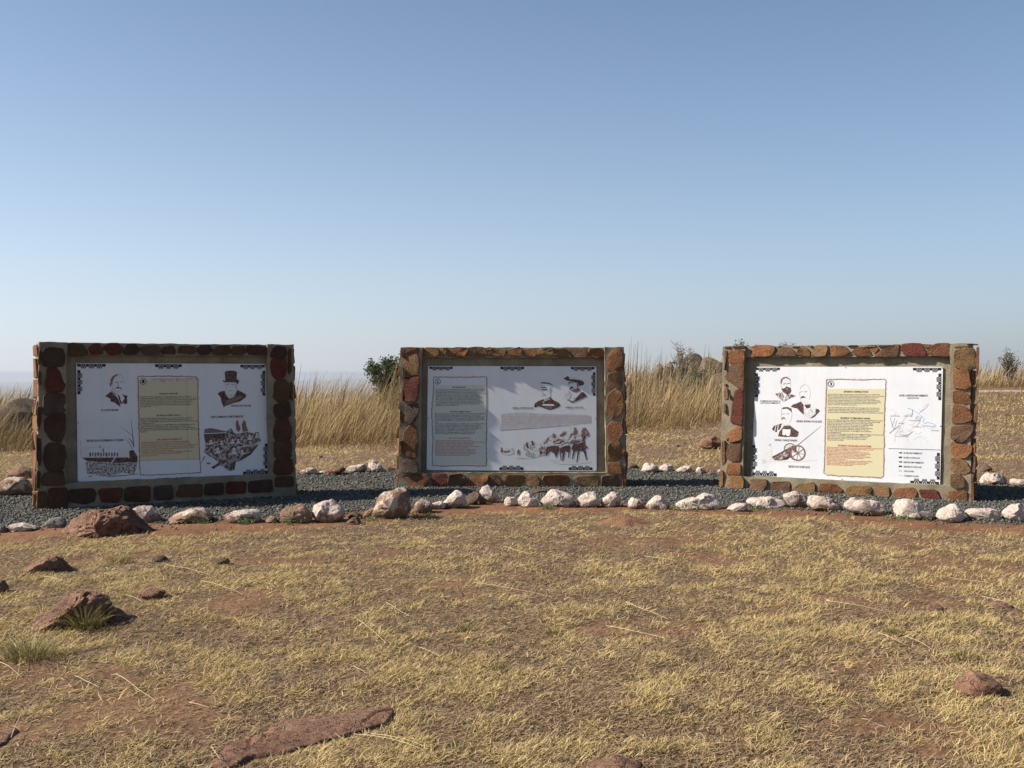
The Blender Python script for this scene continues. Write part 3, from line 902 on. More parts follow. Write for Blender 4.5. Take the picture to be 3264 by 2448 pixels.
class Board:
    def __init__(self, key):
        w = self.w = WALLS[key]; self.key = key
        q = [w.loc(key, x, y, PANEL) for x, y in PANELS[key]]
        self.q = q
        th = 0.007
        V = [(u, PANEL, z) for u, z in q] + [(u, PANEL + th, z) for u, z in q]
        Fc = [(3, 2, 1, 0), (4, 5, 6, 7), (0, 1, 5, 4), (1, 2, 6, 5), (2, 3, 7, 6), (3, 0, 4, 7)]
        me = new_mesh('sign_board', V, Fc, False, [M_BOARD])
        self.o = w.child('sign_board', me)
        self.lay = 0
        # wall plugs behind the board and the screws that hold it
        (a, b, c, d) = [np.array(p) for p in q]
        spots = [a + .012, b + (-.012, -.012), c + (-.012, .012), d + (.012, .012), (a + d) / 2 + (.012, 0), (b + c) / 2 - (.012, 0), (a + b) / 2 - (0, .012), (c + d) / 2 + (0, .012)]
        spots[0] = a + (.012, -.012)
        ang = np.linspace(0, 6.283, 8, endpoint=False)
        for s in spots:
            r = 0.0065
            V = [(s[0] + r * math.cos(t), PANEL - .004, s[1] + r * math.sin(t)) for t in ang] + [(s[0] + r * math.cos(t), PANEL + .022, s[1] + r * math.sin(t)) for t in ang]
            Fc = [tuple(range(7, -1, -1))[::-1]] + [(i, (i + 1) % 8, 8 + (i + 1) % 8, 8 + i) for i in range(8)]
            w.child('screw', new_mesh('screw', V, Fc, False, [INK]), self.o)

    def uv(self, crop, x, y):
        return self.w.loc(crop, x, y, PANEL)

    def put(self, name, shapes, label=None):
        """shapes: list of (polygon in (u,z), material, layer)"""
        V = []; Fc = []; mi = []; mats = []
        for poly, m, lay in shapes:
            if m not in mats:
                mats.append(m)
            P = np.array(poly, float)
            ar = np.sum(P[:, 0] * np.roll(P[:, 1], -1) - np.roll(P[:, 0], -1) * P[:, 1])
            if ar > 0:
                pass
            else:
                P = P[::-1]
            b = len(V)
            V += [(u, PANEL - 0.0007 * lay, z) for u, z in P]
            Fc.append(tuple(range(b, b + len(P)))); mi.append(mats.index(m))
        me = new_mesh(name, V, Fc, False, mats, mi)
        return self.w.child(name, me, self.o, label)

    def poly(self, crop, pts):
        return [self.uv(crop, x, y) for x, y in pts]

    def line(self, crop, pts, wd):
        """polyline as a ribbon polygon; wd in crop pixels"""
        p = np.array(pts, float)
        d = np.gradient(p, axis=0)
        n = np.stack([-d[:, 1], d[:, 0]], 1); n /= np.maximum(np.hypot(*n.T)[:, None], 1e-6)
        wv = np.broadcast_to(np.asarray(wd, float), (len(p),))[:, None] / 2
        return self.poly(crop, list(map(tuple, np.vstack([p + n * wv, (p - n * wv)[::-1]]))))

    def disc(self, crop, cx, cy, rx, ry, n=18):
        t = np.linspace(0, 2 * math.pi, n, endpoint=False)
        return self.poly(crop, [(cx + rx * math.cos(a), cy + ry * math.sin(a)) for a in t])

    def ring(self, crop, cx, cy, rx, ry, th, n=24, a0=0, a1=2 * math.pi):
        t = np.linspace(a0, a1, n)
        out = [(cx + rx * math.cos(a), cy + ry * math.sin(a)) for a in t]
        inn = [(cx + (rx - th) * math.cos(a), cy + (ry - th) * math.sin(a)) for a in t]
        return [self.poly(crop, [out[i], out[i + 1], inn[i + 1], inn[i]]) for i in range(n - 1)]

    def text(self, crop, x0, y0, x1, y1, s, m, lay=4, name='printed_text', bold=0.0, align='LEFT', label=None):
        cu = bpy.data.curves.new('txt', 'FONT')
        cu.body = s; cu.align_x = align; cu.resolution_u = 1; cu.offset = bold; cu.space_line = 0.92
        ob = bpy.data.objects.new('txt', cu); COL.objects.link(ob)
        dg = bpy.context.evaluated_depsgraph_get()
        me = bpy.data.meshes.new_from_object(ob.evaluated_get(dg))
        bpy.data.objects.remove(ob)
        n = len(me.vertices)
        co = np.empty(n * 3, np.float32); me.vertices.foreach_get('co', co); co = co.reshape(-1, 3)
        lo = co.min(0); hi = co.max(0)
        c = [self.uv(crop, *p) for p in ((x0, y0), (x1, y0), (x1, y1), (x0, y1))]
        a = (co[:, 0] - lo[0]) / max(hi[0] - lo[0], 1e-6); b = (hi[1] - co[:, 1]) / max(hi[1] - lo[1], 1e-6)
        uL = (c[0][0] + c[3][0]) / 2; uR = (c[1][0] + c[2][0]) / 2
        zT = (c[0][1] + c[1][1]) / 2; zB = (c[2][1] + c[3][1]) / 2
        P = np.stack([uL + (uR - uL) * a, np.full(n, PANEL - 0.0007 * lay), zT + (zB - zT) * b], 1).astype(np.float32)
        me.vertices.foreach_set('co', P.ravel())
        me.materials.clear(); me.materials.append(m); me.update()
        me.name = name
        return self.w.child(name, me, self.o, label)

    def motif(self, crop, x0, y0, x1, y1, side):
        """black stepped border ornament with white zigzag; `side` = edge of the board it lies on"""
        c = [self.uv(crop, *p) for p in ((x0, y0), (x1, y0), (x1, y1), (x0, y1))]
        u0 = (c[0][0] + c[3][0]) / 2; u1 = (c[1][0] + c[2][0]) / 2; zt = (c[0][1] + c[1][1]) / 2; zb = (c[2][1] + c[3][1]) / 2

        def T(s, t):   # s along, t from the board's edge inwards
            if side == 'top':
                return (u0 + (u1 - u0) * s, zt + (zb - zt) * t)
            if side == 'bottom':
                return (u0 + (u1 - u0) * s, zb + (zt - zb) * t)
            if side == 'left':
                return (u0 + (u1 - u0) * t, zt + (zb - zt) * s)
            return (u1 + (u0 - u1) * t, zt + (zb - zt) * s)
        sh = [([T(*p) for p in ((0, .03), (1, .03), (1, .6), (0, .6))], INK, 2)]
        for k in range(3):
            m = 0.22 + 0.28 * k
            sh.append(([T(m - .115, .55), T(m + .115, .55), T(m + .07, .78), T(m - .07, .78)], INK, 2))
            for j in range(5):
                q = m - .072 + j * .036
                sh.append(([T(q - .009, .78), T(q + .009, .78), T(q + .009, 1), T(q - .009, 1)], INK, 2))
            for sg in (-1, 1):
                sh.append(([T(m + sg * .108, .03), T(m + sg * .094, .03), T(m + sg * .034, .60), T(m + sg * .048, .64)], PAPER, 3))
            sh.append(([T(m - .04, .60), T(m + .04, .60), T(m + .036, .645), T(m - .036, .645)], PAPER, 3))
            t = np.linspace(0, 6.283, 8, endpoint=False)
            sh.append(([T(m + .016 * math.cos(a), .27 + .10 * math.sin(a)) for a in t], PAPER, 3))
        self.put('border_ornament', sh)

    def scroll(self, crop, outline, fill, fm, num, cx, cy, r, lab):
        """parchment shape with a scorched edge and the number of the board"""
        rg = np.random.default_rng(int(cx))
        p = np.array(outline + outline[:1], float)
        seg = np.hypot(*np.diff(p, axis=0).T); cum = np.concatenate([[0], np.cumsum(seg)])
        t = np.linspace(0, cum[-1], 140, endpoint=False)
        o = np.stack([np.interp(t, cum, p[:, 0]), np.interp(t, cum, p[:, 1])], 1)
        c = o.mean(0)
        o += rg.normal(0, 2.2, o.shape)
        nn = np.roll(o, -1, 0) - np.roll(o, 1, 0); nn = np.stack([nn[:, 1], -nn[:, 0]], 1); nn /= np.hypot(*nn.T)[:, None]
        if ((o - c) * nn).sum() < 0:
            nn = -nn
        sh = []
        w1 = 9 + 9 * rg.random(len(o)); w2 = 4.0 + 2.5 * rg.random(len(o))
        for i in range(len(o)):
            j = (i + 1) % len(o)
            sh.append((self.poly(crop, [o[i], o[j], o[j] + nn[j] * w1[j], o[i] + nn[i] * w1[i]]), BURNT_L, 1))
            sh.append((self.poly(crop, [o[i] - nn[i] * w2[i] * .5, o[j] - nn[j] * w2[j] * .5, o[j] + nn[j] * w2[j] * .8, o[i] + nn[i] * w2[i] * .8]), BURNT, 3))
        if fill:
            sh.append((self.poly(crop, fill), fm, 1.5))
        self.put('parchment_print', sh, lab)
        self.put('number_badge', [(q, INK, 3) for q in self.ring(crop, cx, cy, r, r, r * .17)])
        self.text(crop, cx - r * .38, cy - r * .5, cx + r * .38, cy + r * .5, num, INK, 4, 'number_badge', 0.03)


# ---- board 1
B = Board('W1')
B.scroll('A', [(915, 255), (1180, 248), (1500, 250), (1690, 258), (1702, 290), (1700, 600), (1712, 1000), (1722, 1280), (1738, 1520), (1500, 1530), (1200, 1545), (945, 1550), (935, 1300), (925, 900)],
         [(918, 300), (1702, 290), (1700, 600), (1712, 1000), (1724, 1340), (1560, 1345), (936, 1358), (925, 900)], BEIGE, '1', 980, 312, 45,
         'beige parchment column with scorched top edge')
B.put('scorch_print', [(B.poly('A', [(1060, 275), (1690, 265), (1690, 300), (1600, 290), (1550, 320), (1470, 310), (1400, 320), (1340, 335), (1290, 315), (1245, 350), (1200, 310), (1120, 300)]), BURNT_L, 2),
                       (B.line('A', [(1556, 275), (1560, 700), (1566, 1000), (1570, 1345)], 7), SEP_L, 2), (B.line('A', [(936, 1360), (1570, 1346), (1722, 1342)], 4), SEP_M, 2)])
B.text('A', 1190, 464, 1440, 488, 'THE ANGLO BOER WAR', INKTXT, bold=.02)
B.text('A', 938, 503, 1690, 652, """Britain had for a time, in the latter 19th century, tried to gain control over the Zuid
Afrikaansche Republiek (ZAR). When Sir Alfred Milner became governor of the Cape Colony
and High Commissioner for South Africa the policy of aggressive imperialism was intensified.
President Paul Kruger was determined to preserve the independence of the ZAR, but
tried in negotiations with the British made several concessions. Ultimately relations
deteriorated and eventually war broke out between Britain and the Boer Republics on
11 October 1899.""", INKTXT, bold=.012)
B.text('A', 1157, 749, 1475, 773, 'DIE ANGLO BOERE OORLOG', INKTXT, bold=.02)
B.text('A', 938, 788, 1700, 985, """Britanje het gedurende die laat negentiende eeu probeer om beheer oor die Zuid
Afrikaansche Republiek te kry. Die Britse aggressiewe imperialistiese beleid het
verskerp toe Sir Alfred Milner goewerneur van die Kaap Kolonie en Hoe Kommissaris vir
Suid Afrika geword het.
Pres. Paul Kruger was vasberade om onafhanklikheid van die ZAR te behou maar het
nogtans verskeie toegewings gemaak tydens onderhandelinge met Milner. Die
verhouding tussen die twee lande het egter versleg, wat gelei het tot die uitbreek van
die oorlog op 11 Oktober 1899 tussen Britanje en die ZAR en sy bondgenoot, die Oranje
Vrystaat.""", INKTXT, bold=.012)
B.text('A', 1165, 1067, 1500, 1091, 'IMPI YAMANGISI NAMABHUNU', INKRED, bold=.02)
B.text('A', 955, 1100, 1703, 1300, """Ngaphambi kokuphela kwekhulu leshumi nesishiyagalolunye amaNgisi
ayezama ukuthatha amandla ezweni lamaBhunu eliyi Zuid Afrikaansche
Republiek. Ngesikhathi uSir Alfred Milner eba umbusi wase Kapa nomkhomishana
omkhulu waseNingizimu Afrika, umgomo wobukhosi wawusuqiniswa kakhulu
Umongameli uPaul Kruger wayezimisele ukugcina inkululeko yezwe, wazama
ukuxoxisana namaNgisi evuma izinto eziningi.
Ubudlelwano buphele bese kuqala impi phakathi kwamaNgisi namaBhunu
ngomhla ka 11 October 1899 kanye nombuso wamaBhunu
wase Orange Freestate.""", INKRED, bold=.012)
B.text('A', 420, 680, 653, 706, 'SIR ALFRED MILNER', INKGREY, bold=.022)
B.text('A', 235, 1077, 720, 1110, 'BRITISH TROOPS DISEMBARK AT DURBAN', INKGREY, bold=.022)
B.put('portrait_drawing', [(B.poly('A', p), m, l) for p, m, l in [
    ([(545, 300), (570, 250), (620, 220), (660, 222), (640, 235), (598, 262), (578, 310), (572, 365), (560, 350)], SEP_M, 2),
    ([(532, 340), (548, 330), (560, 360), (553, 385), (540, 370)], SEP_M, 2),
    ([(578, 310), (600, 265), (640, 240), (632, 330), (600, 400), (610, 445), (575, 415), (570, 365)], FAINT, 1.6),
    ([(610, 322), (645, 316), (648, 324), (612, 330)], SEP_M, 2), ([(670, 320), (702, 314), (702, 322), (672, 327)], SEP_M, 2),
    ([(640, 322), (650, 322), (657, 375), (640, 386), (648, 350)], SEP_M, 2),
    ([(605, 418), (640, 385), (656, 390), (690, 398), (697, 414), (660, 404), (630, 408)], SEP_D, 3),
    ([(550, 450), (585, 472), (640, 530), (670, 590), (682, 656), (640, 622), (590, 590), (550, 580), (545, 545), (500, 520), (475, 508), (515, 480)], SEP_D, 2),
    ([(650, 500), (668, 498), (682, 560), (702, 600), (690, 625), (660, 560)], SEP_D, 2),
    ([(695, 465), (720, 490), (780, 505), (765, 522), (772, 600), (745, 618), (700, 590), (735, 540)], SEP_D, 2),
    ([(560, 430), (580, 440), (640, 490), (660, 495), (650, 510), (600, 480), (555, 448)], SEP_L, 2)]]
    + [(B.line('A', [(660, 222), (705, 245), (725, 290), (722, 340)], 6), SEP_L, 2), (B.line('A', [(566, 370), (575, 410), (612, 446), (650, 452), (690, 430), (702, 380)], 5), SEP_L, 2)],
    'sepia head and shoulders of a moustached man')
sh = [(B.poly('A', [(155, 1200), (260, 1190), (270, 1240), (640, 1250), (660, 1200), (760, 1190), (780, 1312), (170, 1315)]), FAINT, 1.6),
      (B.poly('A', [(165, 1322), (600, 1320), (780, 1318), (800, 1340), (905, 1320), (905, 1385), (560, 1392), (520, 1380), (260, 1378)]), SEP_D, 2),
      (B.poly('A', [(795, 1230), (850, 1220), (865, 1240), (905, 1310), (890, 1380), (800, 1380)]), SEP_D, 3),
      (B.poly('A', [(220, 1385), (280, 1365), (420, 1380), (540, 1390), (650, 1390), (800, 1380), (900, 1390), (890, 1470), (860, 1540), (700, 1520), (560, 1570), (450, 1570), (350, 1550), (240, 1535)]), CROWD, 4),
      (B.poly('A', [(510, 1568), (700, 1555), (920, 1533), (920, 1540), (700, 1566), (510, 1578)]), SEP_D, 2), (B.poly('A', [(255, 1565), (310, 1558), (312, 1570), (262, 1577)]), SEP_M, 2),
      (B.line('A', [(822, 825), (840, 1000), (855, 1180)], (3, 10, 14)), SEP_M, 2), (B.line('A', [(685, 908), (760, 970), (838, 1035)], (2, 5, 6)), SEP_M, 2),
      (B.line('A', [(738, 1048), (790, 1120), (840, 1205)], (3, 6, 8)), SEP_M, 2), (B.line('A', [(790, 1060), (820, 1100), (860, 1160)], (4, 9, 12)), SEP_D, 2),
      (B.poly('A', [(393, 1168), (422, 1168), (408, 1192)]), SEP_M, 2), (B.poly('A', [(447, 1200), (460, 1200), (465, 1245), (442, 1245)]), SEP_M, 2),
      (B.line('A', [(170, 1192), (400, 1190), (575, 1195)], 3), SEP_L, 2), (B.line('A', [(150, 1090), (155, 1310)], 4), SEP_L, 2), (B.line('A', [(560, 1392), (610, 1325)], 14), PAPER, 4)]
for k in range(11):
    x = 268 + k * 36
    sh.append((B.poly('A', [(x, 1256), (x + 22, 1256), (x + 22, 1308 - 20 * (k % 2)), (x, 1308)]), SEP_M if k % 3 else SEP_D, 2))
B.put('ship_drawing', sh, 'sepia ship at a quay above a crowd of troops')
B.put('portrait_drawing', [(B.poly('B', p), m, l) for p, m, l in [
    ([(480, 195), (500, 175), (560, 170), (620, 175), (648, 195), (640, 250), (645, 300), (620, 320), (490, 315), (488, 260)], SEP_D, 2),
    ([(452, 300), (470, 298), (490, 315), (620, 318), (650, 288), (672, 300), (665, 335), (650, 352), (630, 328), (490, 326), (470, 326)], SEP_D, 3),
    ([(625, 330), (642, 360), (640, 410), (622, 425)], SEP_L, 2), ([(500, 348), (542, 346), (542, 354), (502, 357)], SEP_M, 2), ([(568, 346), (612, 348), (610, 357), (568, 354)], SEP_M, 2),
    ([(545, 360), (560, 362), (566, 400), (545, 410)], FAINT, 2), ([(535, 432), (590, 430), (590, 440), (538, 442)], SEP_L, 2),
    ([(490, 430), (520, 470), (570, 480), (640, 440), (610, 510), (545, 545), (500, 500)], LIGHTSK, 2),
    ([(388, 475), (420, 450), (480, 435), (500, 500), (545, 545), (610, 515), (650, 425), (765, 485), (760, 525), (680, 580), (600, 600), (480, 645), (468, 656), (440, 590), (430, 530)], SEP_D, 3),
    ([(500, 560), (560, 550), (680, 500), (720, 530), (640, 570), (540, 610), (490, 630)], SEP_M, 4)]]
    + [(B.line('B', [(500, 330), (497, 380), (510, 430)], 4), SEP_L, 2), (B.line('B', [(575, 365), (600, 385), (618, 362)], 3), SEP_L, 2)],
    'sepia bearded man in a tall top hat')
B.text('B', 565, 622, 832, 648, 'PRESIDENT PAUL KRUGER', INKGREY, bold=.022)
B.text('B', 300, 765, 727, 796, 'BOER COMMANDOS ARM THEMSELVES', INKGREY, bold=.022)
sh = [(B.poly('B', [(205, 1010), (215, 945), (300, 930), (400, 950), (500, 975), (570, 930), (600, 990), (640, 1005), (790, 980), (860, 1000), (930, 1010), (965, 1100), (900, 1160), (830, 1280), (700, 1360), (630, 1380), (610, 1490), (540, 1500), (490, 1460), (420, 1420), (330, 1470), (300, 1450), (400, 1390), (330, 1330), (250, 1290), (205, 1240), (230, 1190), (210, 1050)]), TROOP, 2),
      (B.poly('B', [(205, 1010), (330, 1000), (490, 985), (485, 1060), (430, 1080), (300, 1060), (240, 1130), (215, 1060)]), SEP_D, 3), (B.poly('B', [(215, 945), (300, 930), (400, 950), (495, 972), (480, 985), (330, 995), (215, 1000)]), SEP_M, 3),
      (B.poly('B', [(680, 1340), (760, 1250), (900, 1165), (940, 1140), (830, 1275), (720, 1345)]), SEP_D, 3), (B.poly('B', [(545, 1490), (560, 1400), (628, 1370), (610, 1488), (580, 1470)]), SEP_D, 3),
      (B.poly('B', [(300, 1450), (400, 1390), (420, 1415), (330, 1472)]), SEP_D, 3), (B.poly('B', [(625, 880), (640, 822), (660, 830), (668, 880), (692, 930), (672, 985), (638, 960)]), SEP_M, 3),
      (B.poly('B', [(705, 885), (735, 820), (760, 850), (767, 900), (792, 972), (720, 982)]), SEP_M, 3), (B.poly('B', [(580, 860), (592, 812), (604, 860), (598, 900)]), FAINT, 3),
      (B.poly('B', [(165, 1400), (205, 1310), (232, 1300), (200, 1350)]), SEP_M, 3), (B.poly('B', [(240, 1385), (300, 1390), (280, 1412), (245, 1405)]), SEP_M, 3),
      (B.line('B', [(210, 1005), (330, 1000), (500, 990)], 9), PAPER, 4), (B.line('B', [(400, 1275), (470, 1210), (548, 1150)], 9), PAPER, 4), (B.line('B', [(640, 1190), (800, 1160), (960, 1122)], 9), PAPER, 4), (B.line('B', [(690, 1290), (815, 1245)], 9), PAPER, 4)]
for (x, y, r) in [(300, 1095, 26), (440, 1105, 24), (585, 1085, 28), (660, 1085, 26), (810, 1030, 30), (905, 1010, 26), (390, 1200, 34), (605, 1205, 38), (712, 1225, 24)]:
    sh += [(B.disc('B', x, y - r * .45, r * 1.15, r * .55, 12), SEP_D, 4), (B.disc('B', x, y + r * .1, r * .55, r * .6, 10), PAPER, 5), (B.poly('B', [(x - r, y + r * 1.9), (x - r * .6, y + r * .8), (x + r * .7, y + r * .8), (x + r * 1.1, y + r * 1.9)]), FAINT, 4)]
B.put('commando_drawing', sh, 'sepia scene of armed men in a trench')
for a in [('A', 107, 80, 485, 145, 'top'), ('A', 107, 165, 180, 485, 'left'), ('A', 1137, 85, 1490, 152, 'top'), ('B', 688, 92, 1010, 155, 'top'), ('B', 955, 175, 1020, 502, 'right'), ('B', 988, 1135, 1047, 1465, 'right'), ('B', 725, 1472, 1050, 1540, 'bottom')]:
    B.motif(*a)

# ---- board 2
B = Board('W2')
B.scroll('C', [(195, 235), (640, 238), (945, 232), (950, 640), (940, 1200), (940, 1500), (600, 1495), (300, 1500), (172, 1495), (180, 1100), (165, 700), (190, 400)],
         [(205, 345), (940, 345), (942, 640), (935, 1200), (935, 1488), (600, 1485), (300, 1490), (180, 1487), (187, 1100), (175, 700), (193, 400)], BEIGE2, '2', 247, 295, 43,
         'pale parchment column with thin scorched outline')
B.text('C', 455, 368, 650, 389, 'THE  WAR IN NATAL', INKTXT, bold=.02)
B.text('C', 217, 402, 935, 648, """At the outbreak of the war about 20000 Boers entered the British colony of Natal and soon
gained ascendancy, besieging Ladysmith on 2 November 1899. In this town they trapped
the majority of British forces in Natal. By the time an additional British troops under Sir
Redvers Buller were on route to South Africa. Upon landing, Buller attempted to relieve them
but with almost 20000 troops set from Durban in an attempt to relieve Ladysmith.
A Boer force of 4500 under Gen. Louis Botha took up positions along the Thukela River
near Colenso and repulsed Buller's force, inflicting over 1000 British casualties, 15 Dec
1899. On 10 January 1900 with a force swelled to 24000 men, Buller moved to the
upper Thukela, near Spioenkop. He ordered a subordinate, Lt Gen. Sir Charles Warren,
to cross the Thukela at Trichardts Drift with 15000 men on 17 January 1900, and he was
opposed by 1800 Boers on Tabanyama. Warren then decided to attack Spioenkop,
the highest point on the Boer defence line.""", INKTXT, bold=.012)
B.text('C', 422, 716, 722, 739, 'DIE ANGLO BOERE OORLOG', INKTXT, bold=.02)
B.text('C', 208, 747, 935, 1053, """Met die uitbreek van die oorlog het sowat 20000 Boere die Britse kolonie van Natal binne
geval en baie het vinnig die oorhand gekry en het Ladysmith op 2 November 1899
beleer. Die grootste gedeelte van die Britse troepemag in Natal was toe vasgekeer. Teen
die einde Oktober het sowat 12 000 Britse troepe, onder leiding van Sir Redvers Buller
op pad na Suid Afrika vertrek. Sy eerste doelwit was om Ladysmith te ontset en daarom
marsjeer hy met byna 20000 troepe en kanonne na die Tugela rivier om dit te
doen.
'n Boeremag van sowat 4500 manskappe, onder leiding van Gen. Louis Botha het stelling
ingeneem langs die Tugela rivier naby Colenso. Met die slag van Colenso is Buller
Britse aanval op 15 Desember 1899 met meer as 1000 Britse verliese afgeslaan. Op
10 Januarie 1900 het Buller met 24 000 troepe verder langs die Tugela opgeruk na
Spioenkop. Hy het sy ondergeskikte, Lt Gen Charles Warren beveel om die
Tugela op 17 Januarie 1900 oor te steek met 15 000 troepe. Hy is deur
sowat 1800 Boere op Tabanyama teegestaan en Warren besluit om die
Spioenkop, die hoogste punt van die Boere verdedigingslinie aan te val.""", INKTXT, bold=.012)
B.text('C', 410, 1096, 715, 1118, 'IMPI YASE NATALI (IMPHUMO)', INKRED, bold=.02)
B.text('C', 210, 1130, 915, 1362, """Ekuqaleni kwempi amaBhunu angaba ngu 20000 angena esifundeni
saseNatal ayinqoba ngokushesha futhi avimbezela iLadysmith ngomhla ka 2 November
1899. Amabutho amaningi amaNgisi ayebhajwe kulelidolobha ngaleso
sikhathi. Amanye amabutho amaNgisi angaphansi kukaSir Redvers
Buller ayesendleleni eza eNingizimu Afrika. Inhloso yakhe kwakungukukhulula
iLadysmith, wase esuka eThekwini namabutho angu 20000.
Ibutho lamaBhunu elingu 4500 eliholwa nguGeneral Louis Botha lathatha
izindawo ngasemfuleni uThukela eduze kwaseColenso, lahlula ibutho
likaBuller ngomhla ka 15 December 1899. Ngomhla ka 10 January 1900
uBuller waya enyakatho yoThukela eduze kwaseSpioenkop namabutho
angu 24000, wase ethumela uWarren ukuba awele uThukela.""", INKRED, bold=.012)
B.put('portrait_drawing', [(B.poly('D', p), m, l) for p, m, l in [
    ([(825, 305), (900, 308), (960, 320), (1000, 345), (995, 354), (940, 332), (825, 321)], SEP_D, 2), ([(830, 377), (905, 377), (905, 386), (835, 390)], SEP_D, 2), ([(832, 408), (920, 406), (915, 416), (840, 422)], SEP_D, 2),
    ([(945, 392), (962, 385), (985, 410), (965, 440), (955, 470)], SEP_L, 2), ([(845, 505), (872, 478), (912, 498), (880, 490)], SEP_M, 2), ([(835, 425), (850, 430), (850, 480), (838, 470)], FAINT, 2), ([(945, 440), (968, 440), (965, 510), (940, 520)], FAINT, 2),
    ([(725, 655), (740, 610), (790, 575), (860, 548), (872, 562), (962, 518), (1000, 560), (1060, 588), (1092, 610), (1106, 645), (1060, 670), (1010, 690), (950, 702), (880, 682), (800, 650), (742, 668)], SEP_D, 2),
    ([(838, 636), (850, 618), (1005, 620), (1022, 642), (990, 646), (862, 641)], PAPER, 3), ([(865, 572), (955, 538), (955, 548), (870, 582)], PAPER, 3), ([(860, 650), (990, 655), (985, 690), (900, 680)], SEP_M, 3)]]
    + [(B.disc('D', 862, 592, 9, 9, 8), PAPER, 4), (B.line('D', [(828, 320), (832, 380)], 4), SEP_L, 2), (B.line('D', [(985, 352), (960, 388)], 4), SEP_L, 2)], 'sepia officer in a peaked cap and dark tunic')
B.put('portrait_drawing', [(B.poly('D', p), m, l) for p, m, l in [
    ([(1145, 257), (1200, 220), (1225, 225), (1232, 262), (1330, 268), (1420, 285), (1448, 315), (1430, 350), (1370, 360), (1362, 322), (1280, 300), (1200, 285)], SEP_D, 2),
    ([(1225, 225), (1300, 245), (1400, 260), (1420, 285), (1330, 268), (1232, 262)], LIGHTSK, 2), ([(1213, 312), (1240, 300), (1300, 312), (1300, 322), (1240, 318), (1228, 345)], SEP_M, 2),
    ([(1335, 325), (1362, 322), (1365, 365), (1345, 385)], SEP_M, 2), ([(1228, 402), (1258, 362), (1292, 385), (1290, 400), (1262, 395), (1240, 420)], SEP_D, 3), ([(1250, 420), (1330, 400), (1362, 380), (1392, 425), (1330, 455), (1280, 442)], SEP_M, 2),
    ([(1165, 480), (1235, 430), (1262, 480), (1232, 540), (1190, 568)], LIGHTSK, 2), ([(1260, 500), (1330, 470), (1400, 440), (1350, 520), (1280, 540)], FAINT, 2),
    ([(1290, 578), (1340, 520), (1405, 450), (1432, 446), (1486, 507), (1440, 530), (1370, 562), (1272, 602), (1230, 578), (1200, 545), (1260, 575)], SEP_D, 3)]], 'sepia bearded man in a wide slouch hat')
B.text('D', 418, 662, 718, 688, 'GENERAL  REDVERS BULLER', INKGREY, bold=.022)
B.text('D', 1178, 654, 1433, 680, 'GENERAL LOUIS BOTHA', INKGREY, bold=.022)
B.put('hill_drawing', [(B.poly('D', [(250, 765), (400, 745), (600, 735), (800, 755), (1100, 765), (1300, 765), (1535, 780), (1540, 890), (1300, 905), (1000, 940), (700, 965), (450, 980), (235, 1000), (260, 880)]), WASH, 2)]
      + [(B.line('D', [(260, 800 + 40 * k), (500, 790 + 36 * k), (800, 800 + 30 * k), (1200, 790 + 30 * k), (1530, 800 + 22 * k)], 3), SEP_L, 3) for k in range(4)] + [(B.line('D', [(260, 985), (500, 968), (800, 950), (1100, 925), (1330, 912)], 7), LIGHTSK, 3)], 'pale mauve strip of distant hills')
